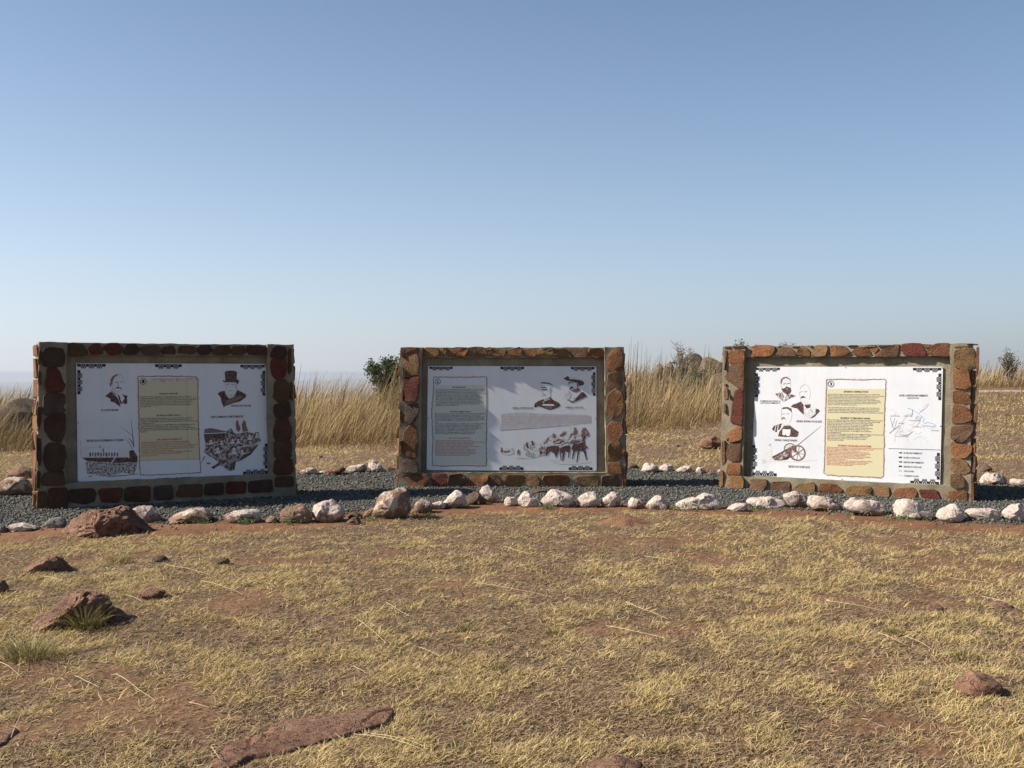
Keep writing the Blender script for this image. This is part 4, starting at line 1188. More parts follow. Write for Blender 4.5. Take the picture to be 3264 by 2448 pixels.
sh = [(B.poly('D', p), m, l) for p, m, l in [
    ([(570, 1200), (620, 1165), (700, 1140), (800, 1190), (930, 1090), (1020, 1030), (1060, 1080), (1170, 1000), (1190, 1030), (1250, 1060), (1300, 960), (1350, 1010), (1400, 1060), (1420, 1160), (1300, 1210), (1100, 1240), (930, 1240), (900, 1330), (800, 1370), (700, 1390), (600, 1350)], LIGHTSK, 2),
    ([(910, 1232), (1000, 1215), (1080, 1220), (1095, 1270), (1062, 1340), (1042, 1392), (1020, 1330), (960, 1290), (905, 1360), (893, 1355), (895, 1290)], SEP_D, 3),
    ([(1290, 1190), (1350, 1170), (1400, 1165), (1440, 1085), (1438, 1060), (1470, 1075), (1450, 1130), (1462, 1210), (1502, 1233), (1462, 1262), (1470, 1320), (1486, 1418), (1472, 1418), (1440, 1312), (1400, 1280), (1372, 1300), (1345, 1455), (1333, 1452), (1350, 1290), (1310, 1300), (1280, 1410), (1270, 1405), (1282, 1290), (1262, 1250)], SEP_D, 3),
    ([(1100, 1250), (1160, 1218), (1230, 1205), (1250, 1240), (1240, 1300), (1225, 1390), (1213, 1388), (1218, 1310), (1172, 1292), (1145, 1435), (1132, 1432), (1135, 1330), (1112, 1310), (1120, 1425), (1108, 1420), (1095, 1310)], SEP_D, 3),
    ([(1200, 1185), (1290, 1120), (1330, 1130), (1400, 1120), (1380, 1165), (1290, 1185), (1240, 1200)], TROOP, 3), ([(1000, 1150), (1080, 1110), (1150, 1130), (1180, 1180), (1080, 1210), (1000, 1200)], TROOP, 3),
    ([(800, 1250), (880, 1215), (905, 1260), (880, 1330), (860, 1375), (850, 1320), (815, 1350), (805, 1300)], TROOP, 3),
    ([(1262, 1090), (1420, 1028), (1420, 1036), (1266, 1100)], PAPER, 5), ([(1120, 1180), (1300, 1100), (1304, 1108), (1124, 1190)], PAPER, 5), ([(930, 1195), (1100, 1150), (1102, 1158), (932, 1204)], PAPER, 5),
    ([(1340, 1180), (1440, 1150), (1442, 1158), (1344, 1190)], SEP_L, 5),
    ([(1400, 1062), (1405, 1000), (1425, 975), (1405, 958), (1440, 962), (1465, 952), (1480, 985), (1520, 1040), (1508, 1080), (1480, 1082), (1450, 1050), (1430, 1100), (1410, 1120)], SEP_M, 3),
    ([(1452, 1000), (1478, 1012), (1492, 1040), (1475, 1045)], SEP_L, 4), ([(1285, 1050), (1300, 985), (1330, 975), (1350, 1010), (1345, 1060), (1310, 1120)], SEP_M, 3), ([(1292, 960), (1332, 955), (1330, 972), (1295, 975)], SEP_D, 3),
    ([(1250, 1040), (1290, 1030), (1200, 1170), (1160, 1190), (1230, 1110)], SEP_M, 3), ([(990, 1060), (1000, 1030), (1020, 1045), (1045, 1080), (1030, 1110), (1000, 1100)], SEP_M, 3), ([(1090, 1060), (1140, 1030), (1142, 1000), (1165, 1030), (1185, 1000), (1188, 1035), (1160, 1070), (1110, 1090)], SEP_M, 3),
    ([(860, 1180), (900, 1150), (930, 1090), (945, 1100), (925, 1150), (880, 1190)], SEP_M, 3), ([(930, 1200), (1120, 1190), (1120, 1205), (930, 1215)], PAPER, 4),
    ([(240, 1250), (300, 1260), (430, 1250), (440, 1330), (350, 1350), (270, 1330)], LIGHTSK, 2), ([(290, 1290), (380, 1285), (370, 1310), (300, 1312)], SEP_M, 3), ([(255, 1240), (275, 1240), (285, 1310), (250, 1310)], SEP_M, 3), ([(485, 1295), (505, 1258), (528, 1300), (515, 1368), (505, 1320), (492, 1365)], SEP_M, 3),
    ([(140, 1290), (200, 1305), (215, 1315), (150, 1300)], SEP_L, 2), ([(950, 1425), (1200, 1405), (1500, 1415), (1545, 1450), (1300, 1480), (1100, 1480)], FAINT, 1.6), ([(420, 1392), (560, 1388), (700, 1400), (560, 1398)], SEP_L, 2)]]
for (x, y, r) in [(605, 1240, 45), (690, 1230, 42), (640, 1330, 36), (705, 1350, 36)]:
    sh += [(q, SEP_M, 4) for q in B.ring('D', x, y, r * .6, r, 7, 14)]
sh += [(B.poly('D', [(615, 1165), (632, 1165), (650, 1240), (622, 1245)]), SEP_D, 4), (B.poly('D', [(685, 1150), (700, 1140), (730, 1200), (705, 1210)]), SEP_D, 4)]
B.put('horse_team_drawing', sh, 'sepia gun team of trotting horses with riders')
for a in [('C', 130, 82, 462, 141, 'top'), ('D', 247, 82, 585, 146, 'top'), ('D', 1253, 84, 1590, 148, 'top'), ('D', 1543, 165, 1607, 498, 'right'), ('D', 232, 1496, 575, 1562, 'bottom'), ('D', 1222, 1498, 1562, 1564, 'bottom')]:
    B.motif(*a)

# ---- board 3
B = Board('W3')
B.scroll('F', [(145, 248), (300, 240), (600, 248), (905, 240), (900, 360), (885, 700), (880, 1100), (875, 1490), (840, 1505), (500, 1490), (300, 1480), (150, 1470), (110, 1445), (120, 1200), (130, 700)],
         [(147, 362), (898, 362), (883, 700), (878, 1100), (872, 1485), (840, 1500), (500, 1485), (300, 1475), (150, 1465), (115, 1440), (125, 1200), (134, 700)], BEIGE, '3', 198, 298, 42,
         'beige parchment column with scorched brown outline')
B.text('F', 362, 387, 680, 411, 'SPIOENKOP: SURPRISE ATTACK', INKTXT, bold=.02)
B.text('F', 155, 425, 880, 580, """Warren decided to capture Spioenkop with a surprise night attack, a force of 1700 under
Maj Gen. Woodgate departed under drizzling rain and cover of darkness at 21h00 on 23 January
1900 and climbed a spur from the south west. By 02h00 they reached the crest unseen
nearing to the summit as they reached the rear, bayonets were fixed and the men
formed into lines, advancing unwavered. Out of the darkness came a Boer challenge from
the Boers, followed by fire. The British lines charged the small Boer outfit from the summit.
In the mist the British dug a shallow trench in the stony ground and built a low stone
parapet on what they considered the best position.""", INKGREY, bold=.01)
B.text('F', 155, 597, 872, 680, """Once Gen. Botha became aware of the British success he gave orders for the Boers to
occupy the surrounding slopes under cover, and he called 500 men to climb the steep
north west slope to the summit of Spioenkop. He also had seven field guns placed at
strategic positions around Spioenkop. All this took place while a low cloud was over the hill.""", INKGREY, bold=.01)
B.text('F', 318, 729, 705, 753, "SPIOENKOP: 'N VERRASSINGS AANVAL", INKTXT, bold=.02)
B.text('F', 148, 757, 870, 1040, """Warren het besluit om Spioenkop tydens 'n verrassings aanval gedurende die nag te
verower. Gen. Maj Woodgate het om 21h00 op 23 Januarie 1900, onder leiding
gedurende motreen met 'n mag van 1700 troepe na die suidwestelike
uitloper van Spioenkop vertrek om dit te beset. Teen 02h00 het hulle
bereik hulle die kruin en gereed in 'n gevegslinie gevorder. Die
Boere het hulle uit die donker aangeroep, waarop die Britte gestorm
het en die klein Boere mag van die kruin verdryf het. In die mis
het hulle 'n vlak loopgraaf gegrawe, en met klippe 'n lae borswering
as verdediging gebou.
Gen. Botha het opdrag gegee dat die Boere die omliggende hange moet beset en dat
sewe kanonne om Spioenkop geplaas moet word. Hy het ook 500
manne gevra om die steil noordwestelike hang na die kruin te
klim, en strategiese posisies rondom Spioenkop in te neem
terwyl die mis voortduur.""", INKGREY, bold=.01)
B.text('F', 287, 1086, 718, 1112, 'SPIOENKOP: UKUHLASELA NGOKUZUMA', INKRED, bold=.02)
B.text('F', 138, 1116, 865, 1360, """UWarren wanquma ukuthatha iSpioenkop ngokuhlasela ngokuzuma ebusuku, ibutho
elingu 1700 ngaphansi kukaMajor General Woodgate lasuka ngo 21h00
ngomhla ka 23 January 1900 lihamba emkhizweni.
Ngo 02h00 bafika esicongweni bengabonwanga, babeka izinsingo
ezibhamini zabo bahamba ngezinhla. Ebumnyameni kwaphuma izwi
lamaBhunu, lalandelwa umlilo. Amabutho amaNgisi ahlasela
amaBhunu ambalwa esicongweni ayewagada. Enkungwini amaNgisi
emba umsele ongashonile emhlabathini onamatshe akha
udonga oluphansi lwamatshe.
UGeneral Botha wathi uma ezwa ngempumelelo yamaNgisi wanikeza
umyalo wokuthi amaBhunu athathe izindawo ezizungeze intaba
wabiza amadoda angu 500 ukuba akhuphuke entabeni, futhi
wabeka nezimbayimbayi eziyisikhombisa.""", INKRED, bold=.01)
B.text('F', 1080, 434, 1447, 461, 'BOER & BRITISH MOVEMENTS', INKGREY, bold=.016)
B.text('F', 1180, 469, 1330, 491, '23/01/1900', INKGREY, bold=.016)
rg = np.random.default_rng(4)
sh = [(B.line('F', [(1180, 608), (1250, 630), (1340, 690), (1402, 745), (1380, 795)], 4.5), MAPBLUE, 4), (B.line('F', [(1245, 630), (1250, 680), (1230, 712)], 6), MAPBLUE, 4), (B.line('F', [(1365, 715), (1340, 790), (1290, 850)], 4), MAPBLUE, 4),
      (B.line('F', [(1398, 812), (1440, 792), (1500, 806), (1548, 832)], 4.5), MAPBLUE, 4), (B.line('F', [(1545, 835), (1500, 850), (1470, 846)], 5), MAPBLUE, 4),
      (B.line('F', [(958, 728), (985, 830), (1010, 885)], 3.5), MAPPURP, 4), (B.line('F', [(1020, 735), (1000, 800), (985, 850)], 3.5), MAPPURP, 4), (B.line('F', [(950, 936), (1010, 885), (1080, 832)], 6), MAPPURP, 4), (B.line('F', [(1010, 885), (1045, 765)], 3.5), MAPPURP, 4),
      (B.line('F', [(1085, 950), (1140, 962), (1200, 955), (1246, 912)], 6), MAPPURP, 4), (B.line('F', [(1456, 555), (1420, 610), (1330, 672)], 3.5), MAPPURP, 4),
      (B.line('F', [(1020, 1040), (1020, 950), (1080, 860), (1120, 780), (1180, 690), (1250, 680)], 4), MAPGREY, 4), (B.line('F', [(938, 1131), (1280, 1140), (1612, 1149)], 5), INKGREY, 4)]
for k in range(15):
    x = rg.uniform(980, 1430); y = rg.uniform(600, 1060); a = rg.uniform(-.6, .9)
    pts = []
    for i in range(9):
        pts.append((x, y)); a += rg.normal(0, .45); x = min(max(x + 22 * math.cos(a), 960), 1590); y = min(max(y + 20 * math.sin(a), 560), 1090)
    sh.append((B.line('F', pts, 3), MAPGREY, 2 + .1 * k))
for r in (34, 24, 13):
    sh += [(q, MAPGREY, 4) for q in B.ring('F', 1318, 740, r, r, 3, 14)]
B.put('battle_map', sh, 'thin-lined battle map with blue and purple movements')
for (x0, y0, x1, s) in [(965, 704, 1085, 'BASTION HILL'), (1140, 704, 1247, 'GREEN HILL'), (1205, 762, 1345, 'CONICAL HILL'), (1065, 799, 1142, 'TREE HILL'), (1255, 844, 1365, 'SPIOENKOP'), (1380, 832, 1480, 'ALOE KNOLL'), (1480, 892, 1590, 'TWIN PEAKS'), (1035, 968, 1200, 'ROUTE OF ATTACK')]:
    B.text('F', x0, y0, x1, y0 + 14, s, INKGREY, 5)
for (y, x1, s) in [(1180, 1372, 'BOER MOVEMENTS'), (1240, 1343, 'BOER POSITIONS'), (1300, 1392, 'BRITISH MOVEMENTS'), (1358, 1362, 'BRITISH POSITIONS'), (1412, 1268, 'OLD ROAD'), (1475, 1328, 'CURRENT ROAD')]:
    B.text('F', 1135, y, x1, y + 22, s, INKGREY, bold=.016)
sh = []
for y in (1186, 1303):
    sh += [(B.poly('F', [(1072, y - 6), (1098, y - 6), (1098, y - 13), (1118, y), (1098, y + 13), (1098, y + 6), (1072, y + 6)]), INK, 3)]
for y in (1245, 1361):
    sh += [(B.poly('F', [(1072, y - 9), (1112, y - 9), (1112, y + 9), (1072, y + 9)]), INK, 3)]
sh += [(B.poly('F', [(1068, 1417), (1112, 1418), (1112, 1423), (1068, 1422)]), INKGREY, 3), (B.poly('F', [(1068, 1470), (1112, 1472), (1112, 1482), (1068, 1480)]), MAPGREY, 3)]
B.put('legend_symbols', sh, 'black legend arrows, blocks and road lines')
B.put('portrait_drawing', [(B.poly('E', p), m, l) for p, m, l in [
    ([(470, 320), (472, 262), (508, 228), (560, 221), (606, 252), (612, 292), (592, 258), (540, 240), (502, 258), (482, 325)], SEP_M, 2), ([(505, 321), (545, 309), (546, 319), (510, 330)], SEP_M, 2), ([(560, 316), (600, 306), (602, 316), (562, 324)], SEP_M, 2),
    ([(480, 388), (500, 385), (522, 382), (555, 358), (575, 362), (614, 380), (621, 420), (602, 456), (556, 466), (508, 438)], SEP_D, 3), ([(540, 388), (575, 388), (575, 396), (540, 396)], SEP_L, 4),
    ([(395, 460), (470, 442), (495, 490), (516, 572), (470, 535), (430, 500)], TROOP, 2), ([(516, 572), (545, 500), (562, 468), (622, 464), (682, 490), (612, 520)], TROOP, 2), ([(480, 440), (492, 438), (520, 500), (510, 515)], SEP_M, 3), ([(545, 325), (552, 324), (558, 355), (540, 358)], FAINT, 2)]]
    + [(B.line('E', [(478, 330), (484, 390)], 4), SEP_L, 2), (B.line('E', [(608, 295), (612, 380)], 4), SEP_L, 2)], 'sepia man with a full dark beard')
B.put('portrait_drawing', [(B.poly('E', p), m, l) for p, m, l in [
    ([(748, 518), (775, 486), (800, 494), (824, 518), (790, 512), (765, 522)], SEP_D, 3), ([(735, 432), (778, 420), (778, 430), (738, 442)], SEP_L, 2), ([(800, 425), (840, 420), (840, 432), (802, 436)], SEP_L, 2),
    ([(612, 640), (640, 610), (700, 590), (752, 565), (790, 610), (796, 752), (760, 722), (700, 662), (650, 652)], SEP_D, 2), ([(800, 612), (892, 603), (882, 650), (832, 664)], SEP_D, 3), ([(960, 668), (1000, 673), (1017, 700), (940, 782), (880, 806), (960, 737)], SEP_D, 3),
    ([(800, 662), (880, 655), (960, 690), (932, 772), (852, 792), (800, 752)], LIGHTSK, 2), ([(890, 612), (960, 640), (990, 668), (930, 670), (888, 648)], FAINT, 2), ([(735, 350), (780, 325), (800, 330), (760, 370)], FAINT, 2), ([(755, 540), (790, 545), (860, 580), (800, 600), (760, 575)], FAINT, 2)]]
    + [(B.line('E', [(735, 440), (742, 500), (756, 560)], 4), SEP_L, 2), (B.line('E', [(740, 400), (760, 350), (800, 328), (850, 345), (880, 400), (885, 470), (870, 540)], 3), SEP_L, 2)], 'sepia uniformed man with a dark moustache and pale hair')
B.put('portrait_drawing', [(B.poly('E', p), m, l) for p, m, l in [
    ([(484, 672), (510, 646), (570, 643), (622, 664), (632, 735), (616, 702), (560, 664), (500, 670)], SEP_D, 3), ([(478, 818), (490, 790), (520, 783), (548, 818), (516, 802)], SEP_M, 3), ([(492, 735), (525, 728), (526, 738), (496, 745)], SEP_L, 2), ([(545, 735), (590, 728), (590, 738), (548, 744)], SEP_L, 2),
    ([(350, 952), (380, 905), (402, 895), (382, 980)], SEP_D, 2), ([(395, 990), (410, 900), (432, 882), (420, 990)], SEP_D, 2), ([(436, 965), (445, 885), (490, 868), (472, 930), (450, 960)], SEP_D, 2),
    ([(436, 1050), (452, 990), (490, 940), (520, 905), (602, 898), (682, 960), (724, 988), (716, 1040), (690, 1062), (600, 1056), (560, 1062)], SEP_D, 2), ([(498, 950), (612, 955), (602, 1032), (500, 1020)], PAPER, 3), ([(480, 840), (560, 850), (600, 890), (520, 900), (480, 880)], FAINT, 2)]]
    + [(B.disc('E', 520, 1015, 26, 22, 10), PAPER, 4), (B.disc('E', 575, 1028, 26, 20, 10), PAPER, 4), (B.line('E', [(484, 675), (482, 760), (478, 790)], 4), SEP_L, 2), (B.line('E', [(630, 735), (625, 800), (600, 860)], 4), SEP_L, 2)], 'sepia officer with pale medals on a dark tunic')
sh = [(B.line('E', [(690, 1188), (860, 1050), (1032, 908)], (9, 6, 2.5)), SEP_M, 3), (B.poly('E', [(355, 1338), (560, 1220), (640, 1178), (662, 1200), (600, 1262), (602, 1340), (480, 1392), (370, 1380)]), TROOP, 2),
      (B.poly('E', [(355, 1332), (480, 1272), (590, 1215), (600, 1228), (470, 1300), (360, 1358)]), SEP_D, 3), (B.poly('E', [(470, 1385), (600, 1300), (610, 1340), (560, 1375)]), SEP_D, 3), (B.poly('E', [(640, 1230), (690, 1185), (692, 1270), (650, 1260)]), SEP_D, 3)]
sh += [(q, SEP_M, 4) for q in B.ring('E', 712, 1282, 108, 112, 20, 26)] + [(q, SEP_D, 5) for q in B.ring('E', 700, 1282, 108, 108, 8, 20, 1.9, 4.6)]
sh += [(q, SEP_M, 3) for q in B.ring('E', 600, 1222, 82, 78, 13, 22, 2.6, 6.0)]
for k in range(8):
    a = k * math.pi / 4 + .2
    sh.append((B.line('E', [(712, 1282), (712 + 92 * math.cos(a), 1282 + 96 * math.sin(a))], 9), SEP_M if k % 2 else SEP_L, 4))
for k in range(5):
    a = 2.9 + k * .6
    sh.append((B.line('E', [(600, 1222), (600 + 70 * math.cos(a), 1222 + 66 * math.sin(a))], 6), SEP_L, 2))
sh += [(B.disc('E', 712, 1282, 20, 20, 10), SEP_M, 5), (B.poly('E', [(190, 1370), (270, 1355), (270, 1420), (215, 1427)]), LIGHTSK, 2), (B.poly('E', [(270, 1250), (320, 1160), (342, 1200), (352, 1300), (330, 1422), (280, 1400)]), FAINT, 2),
       (B.poly('E', [(300, 1175), (338, 1150), (335, 1172), (310, 1182)]), SEP_L, 3), (B.poly('E', [(360, 1392), (700, 1395), (980, 1370), (980, 1380), (700, 1410), (360, 1402)]), FAINT, 2)]
B.put('cannon_drawing', sh, 'sepia long-barrelled field gun on spoked wheels')
B.text('E', 188, 549, 473, 603, 'KOMMANDANT PRINSLOO\n(CAROLINA KOMMANDO)', INKGREY, bold=.016)
B.text('E', 688, 828, 1043, 857, 'GENERAL EDWARD WOODGATE', INKGREY, bold=.016)
B.text('E', 385, 1090, 702, 1118, 'GENERAL CHARLES WARREN', INKGREY, bold=.016)
B.text('E', 583, 1459, 876, 1490, 'BRITISH GUN ON MT ALICE', INKGREY, bold=.016)
for a in [('E', 128, 93, 462, 152, 'top'), ('E', 112, 172, 187, 507, 'left'), ('E', 76, 1170, 147, 1508, 'left'), ('E', 80, 1530, 418, 1602, 'bottom'), ('F', 1255, 88, 1618, 148, 'top'), ('F', 1556, 165, 1622, 507, 'right'), ('F', 1536, 1187, 1602, 1532, 'right'), ('F', 1220, 1522, 1590, 1602, 'bottom')]:
    B.motif(*a)

# ------------------------------------------------------------------ rocks
CROP.update({'S4': (0, 1480, 700 / 2212), 'S5': (650, 1480, 700 / 2212), 'S6': (1300, 1480, 700 / 2212), 'S7': (1950, 1480, 700 / 2212), 'S8': (2564, 1480, 700 / 2212),
             'L1': (0, 1700, 500 / 1659), 'L4': (0, 1450, 1200 / 2212), 'L5': (1100, 1450, 1200 / 2212), 'L6': (2164, 1450, 1100 / 2212), 'G2': (600, 2200, 750 / 2212), 'G3': (2900, 2050, 364 / 2212),
             'G4': (0, 2200, 600 / 2212), 'G5': (1600, 1600, 700 / 2212), 'G6': (1700, 2200, 750 / 2212), 'K1': (900, 1080, 420 / 1584), 'K2': (3064, 1050, 200 / 553),
             'K3': (0, 1150, 240 / 664), 'K8': (1900, 1000, 600 / 1991)})
ROCK_SPOTS = []       # (x, y, radius x, radius y) kept clear of grass blades


def rock(name, crop, outline, m, label, cat, group=None, depth=0.8, wear=0.25, seed=1, na=40, nr=15, rough=0.05, cuts=7, far=None, pits=0.0, embed=0.0, grain=1.0, planes=()):
    """solid rock: the traced outline is its section, carried back in depth, then chipped and roughened"""
    pts = [cpx(crop, x, y) for x, y in outline]
    by = max(p[1] for p in pts)
    bx = np.mean([p[0] for p in pts if p[1] > by - 0.2 * (by - min(q[1] for q in pts))])
    if far is None:
        g = on_ground(bx, by)
        g = on_ground(bx, by, Hs(g.x, g.y))
        y0 = g.y
    else:
        y0 = far
    wpx = max(p[0] for p in pts) - min(p[0] for p in pts)
    half = depth * wpx / F * y0 / 2
    yc = y0 + half * (0.75 if far is None else 0)
    P = np.array([(lambda v: (v.x, v.z))(at_depth(px, py, yc)) for px, py in pts])
    if far is not None:                    # carry the foot of the outline down into the earth
        gz = Hs(P[:, 0].mean(), yc) - 0.12
        low = P[:, 1] < P[:, 1].min() + 0.3 * np.ptp(P[:, 1])
        P[low, 1] = np.minimum(P[low, 1], gz)
        mx = P[:, 0].mean()
        P[low, 0] = mx + (P[low, 0] - mx) * 1.7
    c = np.array([(P[:, 0].min() + P[:, 0].max()) / 2, P[:, 1].min() + 0.42 * (P[:, 1].max() - P[:, 1].min())])
    al = np.linspace(0, 2 * math.pi, na, endpoint=False)
    rr = np.zeros(na)
    Q = np.roll(P, -1, 0)
    for i, a in enumerate(al):
        d = np.array([math.cos(a), math.sin(a)])
        best = 0
        for p, q in zip(P, Q):
            e = q - p
            den = d[0] * -e[1] + d[1] * e[0]
            if abs(den) < 1e-9:
                continue
            w = p - c
            t = (w[0] * -e[1] + w[1] * e[0]) / den
            s = (d[0] * w[1] - d[1] * w[0]) / den
            if t > 0 and -1e-6 <= s <= 1 + 1e-6:
                best = max(best, t)
        rr[i] = best
    rr[rr == 0] = np.median(rr)
    rr = 0.5 * rr + 0.25 * np.roll(rr, 1) + 0.25 * np.roll(rr, -1)
    size = 0.5 * (np.ptp(P[:, 0]) + np.ptp(P[:, 1]))
    T = np.linspace(-1, 1, nr + 2)[1:-1]
    T = np.sign(T) * np.abs(T) ** 0.8
    V = []
    for t in T:
        s = (1 - abs(t) ** 2.5) ** (1 / 2.5)
        V.append(np.column_stack([rr * np.cos(al) * s, np.full(na, t * half), rr * np.sin(al) * s]))
    V = np.concatenate(V + [np.array([[0, -half, 0], [0, half, 0]])])
    rg = np.random.default_rng(seed)
    for _ in range(cuts):
        n = rg.normal(0, 1, 3); n[1] -= 0.5; n[2] += 0.35; n /= np.linalg.norm(n)
        dd = V @ n
        cc = dd.max() * rg.uniform(0.8, 0.95)
        V = V - np.maximum(dd - cc, 0)[:, None] * n * 0.92
    for n, fr in planes:
        n = np.array(n, float); n /= np.linalg.norm(n)
        dd = V @ n
        V = V - np.maximum(dd - dd.max() * fr, 0)[:, None] * n * 0.95
    k = 2.2 / max(size, 0.05) * grain
    nrm = V / np.maximum(np.linalg.norm(V, axis=1)[:, None], 1e-6)
    n1 = rough * .3 * size + vn3(V * k + seed, seed) * rough * size + np.abs(vn3(V * k * 2.3 + seed, seed + 3)) * -rough * 0.7 * size + vn3(V * k * 5.5, seed + 5) * rough * 0.3 * size + vn3(V * k * 11, seed + 6) * rough * 0.16 * size
    if pits:
        pv = vn3(V * np.array([1, 1, 1.6]) * 24, seed + 9)
        pw = vn3(V * np.array([1, 1, 1.3]) * 47, seed + 12)
        n1 = n1 - pits * (np.clip(pv - 0.2, 0, 1) * 2.6 + np.clip(pw - .15, 0, 1) * 1.3)
    V = V + nrm * n1[:, None]
    Fc = []
    M = nr
    for j in range(M - 1):
        for i in range(na):
            i2 = (i + 1) % na
            Fc.append((j * na + i, j * na + i2, (j + 1) * na + i2, (j + 1) * na + i))
    for i in range(na):
        i2 = (i + 1) % na
        Fc.append((M * na, i2, i)); Fc.append((M * na + 1, (M - 1) * na + i, (M - 1) * na + i2))
    Fc = [f[::-1] for f in Fc]
    me = new_mesh(name, V + np.array([0, 0, c[1]]) - np.array([0, 0, embed]), Fc, True, [m])
    bm = bmesh.new(); bm.from_mesh(me); bmesh.ops.recalc_face_normals(bm, faces=bm.faces); bm.to_mesh(me); bm.free()
    me.set_sharp_from_angle(angle=R(40))
    o = link(name, me, loc=(c[0], yc, 0), label=label, cat=cat, group=group)
    o['wear'] = float(wear)
    if y0 < 19:
        ROCK_SPOTS.append((c[0], yc + half * .12, np.ptp(P[:, 0]) / 2 * 0.8, half * 0.72))
    return o


